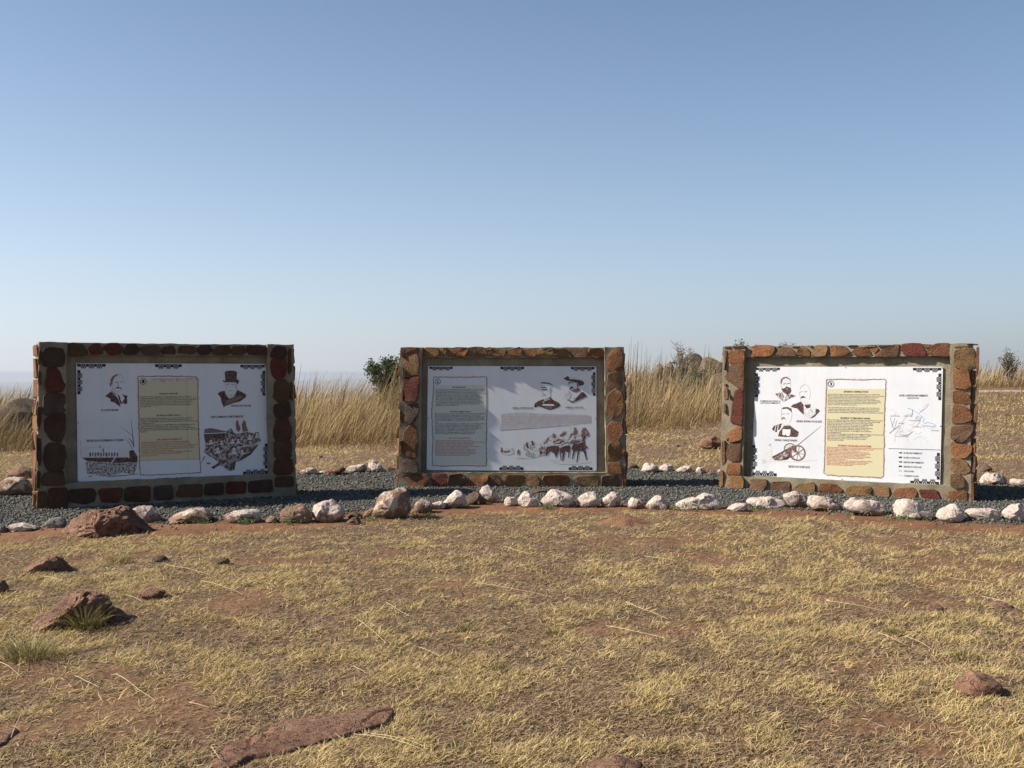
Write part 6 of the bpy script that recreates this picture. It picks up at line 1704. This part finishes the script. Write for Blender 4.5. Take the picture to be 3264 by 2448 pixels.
def ribbons(x, y, z, h, azi, lean, wid, col, coltip, droop=.25, seg=3):
    """standing stalks as bent ribbons with a slightly wider seed head"""
    n = len(x)
    V = []; C = []
    b = np.stack([x, y, z], 1); p = b.copy()
    ra = RNG.uniform(0, math.pi, n)
    s = np.stack([np.cos(ra), np.sin(ra) * .5, np.zeros(n)], 1)
    ws = [.9, .75, 1.0, .35][:seg + 1] if seg == 3 else [1, .8, .4]
    for k in range(seg + 1):
        f = k / seg
        w = (wid * ws[k])[:, None] * .5
        cc = col * (1 - f) + coltip * f
        V += [p - s * w, p + s * w]; C += [cc, cc]
        e = math.pi / 2 - lean * (1 + droop * 2.2 * k)
        d = np.stack([np.cos(azi) * np.cos(e), np.sin(azi) * np.cos(e), np.sin(e)], 1)
        p = p + d * (h / seg)[:, None]
    m = 2 * (seg + 1)
    V = np.stack(V, 1).reshape(-1, 3); C = np.stack(C, 1).reshape(-1, 3)
    f = []
    for k in range(seg):
        f += [[2 * k, 2 * k + 1, 2 * k + 3], [2 * k, 2 * k + 3, 2 * k + 2]]
    T = (np.array(f)[None] + (np.arange(n) * m)[:, None, None]).reshape(-1, 3)
    return V, T, C


def tall_grass():
    parts = []
    n = 260000
    y = RNG.uniform(18.5, 60, n); x = (RNG.random(n) * 2 - 1) * (.53 * y + 2)
    tf = tall_front(x)
    edge = y - tf
    left_end = 30 + 46 * sstep(-7, 10, x)
    cl = fbm(x * .5, y * .5, 71, 3)
    pr = sstep(-.6, 1.6, edge) * (.45 + .55 * sstep(-.35, .1, cl)) * np.clip(24 / y, 0, 1) ** 1.3 * (y < left_end + 9)
    # only the front rows of a stand show; thin out what they hide
    pr *= np.where(edge < 7, 1, .55) * np.where(x < -7, 1.5, 1)
    k = RNG.random(n) < pr
    x, y, edge, cl = x[k][:105000], y[k][:105000], edge[k][:105000], cl[k][:105000]
    n = len(x)
    g = sstep(-.8, 2.6, edge)
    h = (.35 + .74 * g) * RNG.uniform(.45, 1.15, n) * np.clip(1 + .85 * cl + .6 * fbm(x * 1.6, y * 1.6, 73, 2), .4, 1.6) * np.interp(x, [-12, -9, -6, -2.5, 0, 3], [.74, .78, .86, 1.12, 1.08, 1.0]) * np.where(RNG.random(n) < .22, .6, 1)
    az = RNG.normal(.05, .55, n)
    lean = np.abs(RNG.normal(.24, .14, n)) + .12 * np.clip(fbm(x * .9, y * .9, 77, 2), -.5, 1)
    fl = RNG.random(n) < .05
    lean[fl] = RNG.uniform(.5, 1.1, fl.sum())
    u = RNG.random(n)[:, None]
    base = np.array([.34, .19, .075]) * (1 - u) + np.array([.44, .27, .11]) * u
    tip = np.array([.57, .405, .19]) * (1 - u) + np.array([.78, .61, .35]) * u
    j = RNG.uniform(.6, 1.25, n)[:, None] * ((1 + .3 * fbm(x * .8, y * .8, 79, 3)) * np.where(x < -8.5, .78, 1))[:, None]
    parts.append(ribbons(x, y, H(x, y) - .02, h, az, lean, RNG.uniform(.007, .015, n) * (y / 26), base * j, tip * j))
    # rough knee-high grass on the slope below the track
    q = 5200
    xr = RNG.uniform(8.5, 22, q); yr = RNG.uniform(25, 39, q)
    kk = (RNG.random(q) < sstep(-.15, .35, fbm(xr * .8, yr * .8, 83, 3))) & (np.abs(xr) < .53 * yr + 2)
    xr, yr = xr[kk], yr[kk]; q = len(xr)
    jr = RNG.uniform(.7, 1.2, q)[:, None]
    parts.append(ribbons(xr, yr, H(xr, yr) - .01, RNG.uniform(.15, .5, q), RNG.normal(0, 1.2, q), np.abs(RNG.normal(.3, .2, q)), RNG.uniform(.008, .016, q) * (yr / 26), np.tile([.33, .21, .1], (q, 1)) * jr, np.tile([.55, .4, .2], (q, 1)) * jr))
    # leaf litter low in the stand
    m = 28000
    i = RNG.integers(0, n, m)
    x2 = x[i] + RNG.normal(0, .15, m); y2 = y[i] + RNG.normal(0, .15, m)
    c2 = (np.array([.26, .165, .085]) * RNG.uniform(.6, 1.3, m)[:, None])
    parts.append(blades(x2, y2, H(x2, y2), RNG.uniform(.2, .5, m), RNG.uniform(0, 6.283, m), RNG.uniform(.3, 1.2, m), RNG.uniform(.2, 1.2, m), RNG.uniform(.006, .012, m) * (y2 / 26), c2))
    # a few lone seed stalks standing above the rest
    for (px, py, ty, yy) in [(1372, 790, 718, 27), (1376, 800, 735, 27), (1420, 800, 745, 30), (1432, 800, 752, 30), (1390, 810, 760, 29), (1345, 800, 755, 29)]:
        px, py, ty = px * 1.4756, py * 1.4756, ty * 1.4756
        top = at_depth(px, ty, yy)
        q = 6
        xx = np.full(q, top.x - .12) + RNG.normal(0, .1, q); yv = np.full(q, float(yy)) + RNG.normal(0, .25, q)
        zz = H(xx, yv)
        hh = (top.z - zz) * RNG.uniform(.8, 1.0, q)
        parts.append(ribbons(xx, yv, zz, hh, RNG.normal(0, .5, q), np.abs(RNG.normal(.05, .04, q)), np.full(q, .012), np.tile([.3, .2, .1], (q, 1)), np.tile([.36, .26, .15], (q, 1)), .15))
    V, T, C = join(parts)
    print('tall grass', n, len(T))
    me = fast_mesh('tall_grass', V, T, [M_GRASS], C)
    link('tall_grass', me, label='tall golden dry grass standing behind the walls', cat='grass', kind='stuff')


tall_grass()


def tuft(crop, x, y, spread, hgt, count, label, cols, seed):
    rg = np.random.default_rng(seed)
    g = on_ground(*cpx(crop, x, y))
    r = spread * .35 * np.sqrt(rg.random(count)); a = rg.uniform(0, 6.283, count)
    bx = r * np.cos(a); by = r * np.sin(a)
    z = H(bx + g.x, by + g.y) - Hs(g.x, g.y)
    L = hgt * rg.uniform(.55, 1.25, count)
    lean = .25 + .75 * (r / (spread * .35)) * rg.uniform(.5, 1.2, count)
    c1 = np.array(cols[0]) * rg.uniform(.7, 1.2, (count, 1)); c2 = np.array(cols[1]) * rg.uniform(.8, 1.2, (count, 1))
    V, T, C = ribbons(bx, by, z, L, a, lean * .6, np.full(count, .0042), c1, c2, .4)
    me = fast_mesh('grass_tuft', V, T, [M_GRASS], C)
    link('grass_tuft', me, loc=(g.x, g.y, Hs(g.x, g.y)), label=label, cat='grass tuft', group='green-based grass tufts')


GT = ((.16, .14, .035), (.46, .39, .17))
tuft('L1', 900, 1000, .3, .15, 380, 'olive grass tuft growing in front of the pock-marked boulder', GT, 1)
tuft('L1', 330, 1320, .36, .12, 420, 'wide grass tuft with yellow-green base at left, below pock-marked boulder', ((.22, .18, .04), (.5, .43, .22)), 2)
tuft('L5', 720, 1025, .18, .06, 120, 'small green-tinged grass tuft in the middle of the lawn', GT, 3)
tuft('L5', 890, 1255, .18, .06, 120, 'dark olive grass tuft right of centre in the near lawn', ((.1, .085, .03), (.33, .27, .12)), 4)
tuft('L5', 1225, 1050, .13, .05, 80, 'faint green grass tuft at the centre right of the lawn', GT, 5)
tuft('L6', 1380, 1150, .16, .055, 100, 'yellow-green grass tuft on the right part of the lawn', GT, 6)
tuft('L6', 1830, 1310, .18, .07, 120, 'olive grass tuft above the sunken rock at lower right', GT, 7)
tuft('L4', 700, 620, .25, .07, 160, 'low green grass patch right of the pointed red boulder', ((.2, .19, .05), (.42, .38, .16)), 8)


def stalk(p0, p1, label, seed=0):
    """one long dry stalk lying on the lawn; ends given on the photograph"""
    a = on_ground(*p0); b = on_ground(*p1)
    rg = np.random.default_rng(seed)
    n = 9
    L = (b - a).length
    side = Vector((-(b - a).y, (b - a).x, 0)).normalized()
    bow = rg.normal(0, .018) * L
    P = []
    for k in range(n):
        f = k / (n - 1)
        q = a.lerp(b, f) + side * bow * 4 * f * (1 - f)
        P.append((q.x, q.y, Hs(q.x, q.y) + .034 + .006 * math.sin(f * 3.1)))
    P = np.array(P)
    r = .0015 * np.linspace(1.1, .6, n) * max(1.0, a.y / 8)
    V = []; Fc = []
    d = np.array(side)
    for k in range(n):
        for j in range(5):
            t = 2 * math.pi * j / 5
            V.append(P[k] + d * r[k] * math.cos(t) + np.array([0, 0, 1]) * r[k] * math.sin(t))
    for k in range(n - 1):
        for j in range(5):
            Fc.append((k * 5 + j, k * 5 + (j + 1) % 5, (k + 1) * 5 + (j + 1) % 5, (k + 1) * 5 + j))
    V = np.array(V); c = V.mean(0)
    me = new_mesh('straw_stalk', V - c, Fc, True, [M_STRAW])
    link('straw_stalk', me, loc=tuple(c), label=label, cat='straw', group='loose dry stalks on the lawn')


M_STRAW = m_raw_rock('pale_straw', [(0.3, (0.62, 0.50, 0.27)), (0.7, (0.78, 0.67, 0.42))], .2)
ST = [('L1', 430, 490, 670, 550, 'dry stalk lying between the pointed and the pock-marked red boulders'),
      ('L1', 1330, 700, 1510, 790, 'short dry stalk just right of the shadow of the pock-marked boulder'),
      ('L1', 0, 1420, 230, 1550, 'dry stalk at the left edge crossing under a steeper stalk'),
      ('L1', 110, 1150, 170, 1580, 'steep dry stalk near the left edge beside the wide grass tuft'),
      ('L1', 1580, 1150, 1570, 1340, 'short upright stalk pointing at the viewer, right of the small flat red rock'),
      ('L4', 970, 660, 1235, 725, 'upper of two long parallel stalks right of the pointed boulder'),
      ('L4', 1180, 765, 1430, 845, 'lower of two long parallel stalks right of the small flat red rock'),
      ('L4', 680, 1310, 910, 1485, 'longest dry stalk in the lower left lawn, sloping steeply down right'),
      ('L4', 1110, 1485, 1230, 1520, 'short bright stalk just above the left end of the long slab'),
      ('L4', 440, 1320, 580, 1390, 'bent stalk in the lower left lawn below the wide grass tuft'),
      ('L5', 760, 785, 1180, 852, 'very long stalk lying almost level in the middle of the lawn'),
      ('L5', 1760, 605, 1950, 645, 'pale stalk right of centre in the far lawn, below the right gap'),
      ('L5', 1650, 900, 1900, 1000, 'upper of two slanting stalks right of centre in the mid lawn'),
      ('L5', 1535, 1030, 1880, 1130, 'lower and brighter of two slanting stalks right of centre'),
      ('L5', 70, 990, 240, 1130, 'steep bright stalk left of centre in the mid lawn'),
      ('L5', 240, 890, 380, 960, 'short brown-tipped stalk left of centre above the steep bright stalk'),
      ('L5', 440, 1150, 550, 1195, 'short pale stalk left of the dark olive tuft in the near lawn'),
      ('L5', 930, 570, 1080, 605, 'thin stalk in the far lawn below the middle wall'),
      ('L5', 50, 1262, 120, 1315, 'tiny stalk above the right part of the long slab'),
      ('L6', 1730, 808, 2030, 852, 'long pale stalk in the far lawn below right end of the right wall'),
      ('L6', 950, 965, 1310, 1028, 'long thin stalk in the mid lawn below the right wall'),
      ('L6', 1940, 930, 2190, 1000, 'curved stalk running out at the right edge'),
      ('L6', 1280, 1190, 1440, 1255, 'left one of two parallel stalks in the right lawn'),
      ('L6', 1450, 1200, 1620, 1285, 'right one of two parallel stalks in the right lawn'),
      ('G2', 1560, 485, 2212, 655, 'thick stalk at bottom centre, lower of a crossing pair right of the slab'),
      ('G2', 1720, 490, 2212, 620, 'thin stalk at bottom centre, upper of a crossing pair right of the slab'),
      ('G2', 215, 615, 300, 735, 'short stalk lying across the left tip of the long slab'),
      ('G4', 130, 640, 500, 30, 'long stalk at lower left leaning up right beside the corner slab')]
for i, (c, xa, ya, xb, yb, s) in enumerate(ST):
    stalk(cpx(c, xa, ya), cpx(c, xb, yb), s, seed=i)


# ------------------------------------------------------------------ leafy plants
def leafset(centers, per, size, cols, rg, spread):
    n = len(centers) * per
    c = np.repeat(np.asarray(centers), per, 0) + rg.normal(0, 1, (n, 3)) * spread
    d = rg.normal(0, 1, (n, 3)); d[:, 2] = np.abs(d[:, 2]) * .8 + .1; d /= np.linalg.norm(d, axis=1)[:, None]
    s = np.cross(d, rg.normal(0, 1, (n, 3))); s /= np.maximum(np.linalg.norm(s, axis=1)[:, None], 1e-6)
    L = size * rg.uniform(.6, 1.3, n)[:, None]
    V = np.stack([c, c + d * L * .5 + s * L * .28, c + d * L, c + d * L * .5 - s * L * .28], 1).reshape(-1, 3)
    T = (np.array([[0, 1, 2], [0, 2, 3]])[None] + (np.arange(n) * 4)[:, None, None]).reshape(-1, 3)
    u = np.repeat(rg.random(len(centers)), per)[:, None]
    C = (np.array(cols[0]) * (1 - u) + np.array(cols[1]) * u) * rg.uniform(.7, 1.3, (n, 1))
    return V, T, np.repeat(C, 4, 0)


def tube(P, r, sides=5):
    P = np.asarray(P, float); n = len(P)
    d = np.gradient(P, axis=0); d /= np.maximum(np.linalg.norm(d, axis=1)[:, None], 1e-9)
    up = np.array([.31, .2, .93]); s = np.cross(d, up); s /= np.maximum(np.linalg.norm(s, axis=1)[:, None], 1e-9); t = np.cross(d, s)
    V = []
    for k in range(sides):
        a = 2 * math.pi * k / sides
        V.append(P + (s * math.cos(a) + t * math.sin(a)) * np.asarray(r)[:, None])
    V = np.stack(V, 1).reshape(-1, 3); T = []
    for i in range(n - 1):
        for k in range(sides):
            a, b = i * sides + k, i * sides + (k + 1) % sides
            T += [[a, b, b + sides], [a, b + sides, a + sides]]
    return V, np.array(T)


M_BARK = m_raw_rock('bark', [(0.3, (0.2, 0.155, 0.115)), (0.7, (0.36, 0.29, 0.23))])


def bush(name, x, y, h, spread, label, cat, cols, seed, nb=14, leaf=.06, per=40, dens=.1, bare=False, group=None, lobes=None, z=None):
    rg = np.random.default_rng(seed)
    z0 = Hs(x, y) if z is None else z
    root = bpy.data.objects.new(name, None); COL.objects.link(root); root.location = (x, y, z0)
    root['label'] = label; root['category'] = cat
    if group:
        root['group'] = group
    V, T, b = [], [], 0
    tips = []
    for k in range(nb):
        a = rg.uniform(0, 6.283); rr = spread * rg.uniform(.15, 1); hh = h * rg.uniform(.6, 1)
        if lobes:
            lx, lz, lr = lobes[k % len(lobes)]
            end = np.array([lx + rg.normal(0, lr * .55), rg.normal(0, spread * .35), lz + rg.normal(0, lr * .5)])
        else:
            end = np.array([rr * math.cos(a), rr * math.sin(a), hh * (1 - .3 * (rr / spread) ** 2)])
        mid = end * np.array([.35, .35, .5]) + rg.normal(0, .05 * h, 3)
        f = np.linspace(0, 1, 6)[:, None]
        P = (1 - f) ** 2 * np.array([rg.normal(0, .04), rg.normal(0, .04), -.05]) + 2 * f * (1 - f) * mid + f ** 2 * end
        v, t = tube(P, np.linspace(.022, .005, 6) * h)
        V.append(v); T.append(t + b); b += len(v)
        for q in (P[3], P[4], P[5], P[5]):
            for _ in range(3):
                e = q + rg.normal(0, dens * h, 3)
                tips.append(e)
                v, t = tube(np.linspace(q, e, 3), np.array([.005, .004, .002]) * h * (.8 if not bare else 1.3), 3)
                V.append(v); T.append(t + b); b += len(v)
                if bare:
                    for _ in range(3):
                        e2 = e + rg.normal(0, dens * .8 * h, 3) + np.array([0, 0, .04 * h])
                        v, t = tube(np.linspace(e, e2, 3), np.array([.005, .004, .003]) * h, 3)
                        V.append(v); T.append(t + b); b += len(v)
    me = fast_mesh('trunk', np.concatenate(V), np.concatenate(T), [M_BARK], smooth=True)
    link('trunk', me, root)
    if per:
        V, T, C = leafset(np.array(tips), per, leaf, cols, rg, dens * h * .55)
        V[:, 2] = np.maximum(V[:, 2], .02)
        link('crown', fast_mesh('crown', V, T, [M_LEAF], C), root)
    return root


def px_at(px, py, y):
    v = at_depth(px, py, y); return v.x, v.z


# dark green bush left of the middle wall
bx, _ = px_at(1250, 1180, 30)
lob = []
for (zx, zy, r) in [(1265, 270, 55), (1230, 330, 60), (1330, 340, 60), (1390, 310, 55), (1400, 390, 60), (1085, 330, 32), (1075, 370, 28), (1160, 350, 22), (1290, 420, 70), (1380, 450, 60), (1110, 410, 30), (1200, 400, 40)]:
    px, py = cpx('K1', zx, zy)
    v = at_depth(px, py, 30)
    lob.append((v.x - bx, v.z - Hs(bx, 30) - .04, r * .8 * 420 / 1584 / F * 30))
bush('bush', bx, 30, 1.9, 1.0, 'dark green bush in the tall grass at the left of the middle wall', 'bush', ((0.065, 0.091, 0.036), (0.13, 0.156, 0.065)), 5, nb=40, leaf=.07, per=10, dens=.045, lobes=lob)
# grey-green shrub in front of the skyline boulders
bx, bz = px_at(*cpx('K8', 1050, 560), 36)
bush('shrub', bx, 36, 1.05, .8, 'grey-green shrub in front of the highest skyline boulder', 'shrub', ((0.156, 0.156, 0.091), (0.26, 0.247, 0.143)), 6, nb=22, leaf=.06, per=10, dens=.12)
bx, bz = px_at(*cpx('K8', 920, 470), 37)
bush('shrub', bx, 37, px_at(2180, 1105, 37)[1] - Hs(bx, 37), .42, 'bare twiggy shrub rising left of the highest skyline boulder', 'shrub', None, 7, nb=6, per=0, dens=.09, bare=True)
bx, bz = px_at(*cpx('K8', 1010, 400), 38)
bush('shrub', bx, 38.5, px_at(2200, 1100, 38.5)[1] - Hs(bx, 38.5), .25, 'thin bare shrub sticking up behind the highest skyline boulder', 'shrub', None, 8, nb=4, per=0, dens=.07, bare=True)
# shrubs that show above the right wall
bx, bz = px_at(*cpx('K8', 1510, 300), 34)
bush('shrub', bx, 34, bz + .06 - Hs(bx, 34), .32, 'pale green shrub showing above left end of the right wall', 'shrub', ((0.169, 0.195, 0.104), (0.286, 0.312, 0.169)), 9, nb=16, leaf=.07, per=10, dens=.07)
bx, bz = px_at(*cpx('W3', 570, 75), 36)
bush('shrub', bx, 36, bz - .1 - Hs(bx, 36), .36, 'bare grey twigs showing above the left half of the right wall', 'shrub', None, 10, nb=12, per=0, dens=.07, bare=True)
# small tree at the right edge
bx, bz = px_at(*cpx('K2', 430, 200), 46)
bush('small_tree', bx, 46, bz + .12 - Hs(bx, 46), .36, 'small dark tree above the tall grass at the right edge', 'tree', ((0.117, 0.111, 0.078), (0.195, 0.182, 0.117)), 11, nb=14, leaf=.07, per=6, dens=.07)


def weed(crop, x, y, r, seed, label):
    g = on_ground(*cpx(crop, x, y))
    rg = np.random.default_rng(seed)
    n = 26
    cen = np.column_stack([rg.normal(0, r, n), rg.normal(0, r * .6, n), np.abs(rg.normal(.015, .012, n))])
    V, T, C = leafset(cen, 9, .022, ((0.13, 0.182, 0.072), (0.26, 0.312, 0.156)), rg, .016)
    V[:, 2] = np.maximum(V[:, 2], 0)
    link('weed', fast_mesh('weed', V, T, [M_LEAF], C), loc=(g.x, g.y, Hs(g.x, g.y)), label=label, cat='weed', group='small green weeds along the edging')


for i, (c, x, y, r, s) in enumerate([
        ('S4', 1980, 590, .07, 'grey-green weed at the foot of the wedge with white sloping top'), ('S4', 830, 690, .035, 'thin weed at the front foot of the big brown boulder'), ('S4', 10, 665, .06, 'green weed in the gravel at the left edge'),
        ('S5', 420, 595, .045, 'weed in front of the long pitted white block'), ('S5', 850, 585, .09, 'broad green weed before the brown-and-white round stone'), ('S5', 1650, 560, .09, 'weed at the left foot of the tall pink rock'),
        ('S6', 60, 515, .11, 'creeping weed right of the tall pink rock'), ('S6', 530, 430, .08, 'bright green weed below the stone with rounded right shoulder'), ('S6', 690, 390, .05, 'green weed before the unpainted brown edging stone'),
        ('S6', 1408, 460, .05, 'lone green weed on bare soil below the double-humped stone'), ('S7', 680, 465, .09, 'green weed at the left foot of the long white slab'), ('S8', 560, 510, .13, 'largest green weed, before the rock with flaking brown patches'),
        ('S8', 1010, 565, .12, 'grey-green weed before the big clean white rock'), ('S7', 1420, 450, .08, 'weed under the loaf-shaped white stone')]):
    weed(c, x, y, r, 70 + i, s)

# ------------------------------------------------------------------ the air over the plain
def haze():
    x0, x1, y0, y1, z0, z1 = -27500, 27500, -27500, 27500, -262.0, 7.5
    V = [(x0, y0, z0), (x1, y0, z0), (x1, y1, z0), (x0, y1, z0), (x0, y0, z1), (x1, y0, z1), (x1, y1, z1), (x0, y1, z1)]
    Fc = [(3, 2, 1, 0), (4, 5, 6, 7), (0, 1, 5, 4), (1, 2, 6, 5), (2, 3, 7, 6), (3, 0, 4, 7)]
    m = bpy.data.materials.new('haze_air'); m.use_nodes = True
    nt = m.node_tree
    nt.nodes.remove(nt.nodes['Principled BSDF'])
    pv = nt.nodes.new('ShaderNodeVolumePrincipled')
    pv.inputs['Color'].default_value = (0.60, 0.64, 0.73, 1)
    pv.inputs['Density'].default_value = HAZE
    pv.inputs['Anisotropy'].default_value = 0.2
    nt.links.new(pv.outputs[0], nt.nodes['Material Output'].inputs['Volume'])
    link('haze', new_mesh('haze', V, Fc, False, [m]), kind='stuff')


HAZE = 1.15e-4
haze()
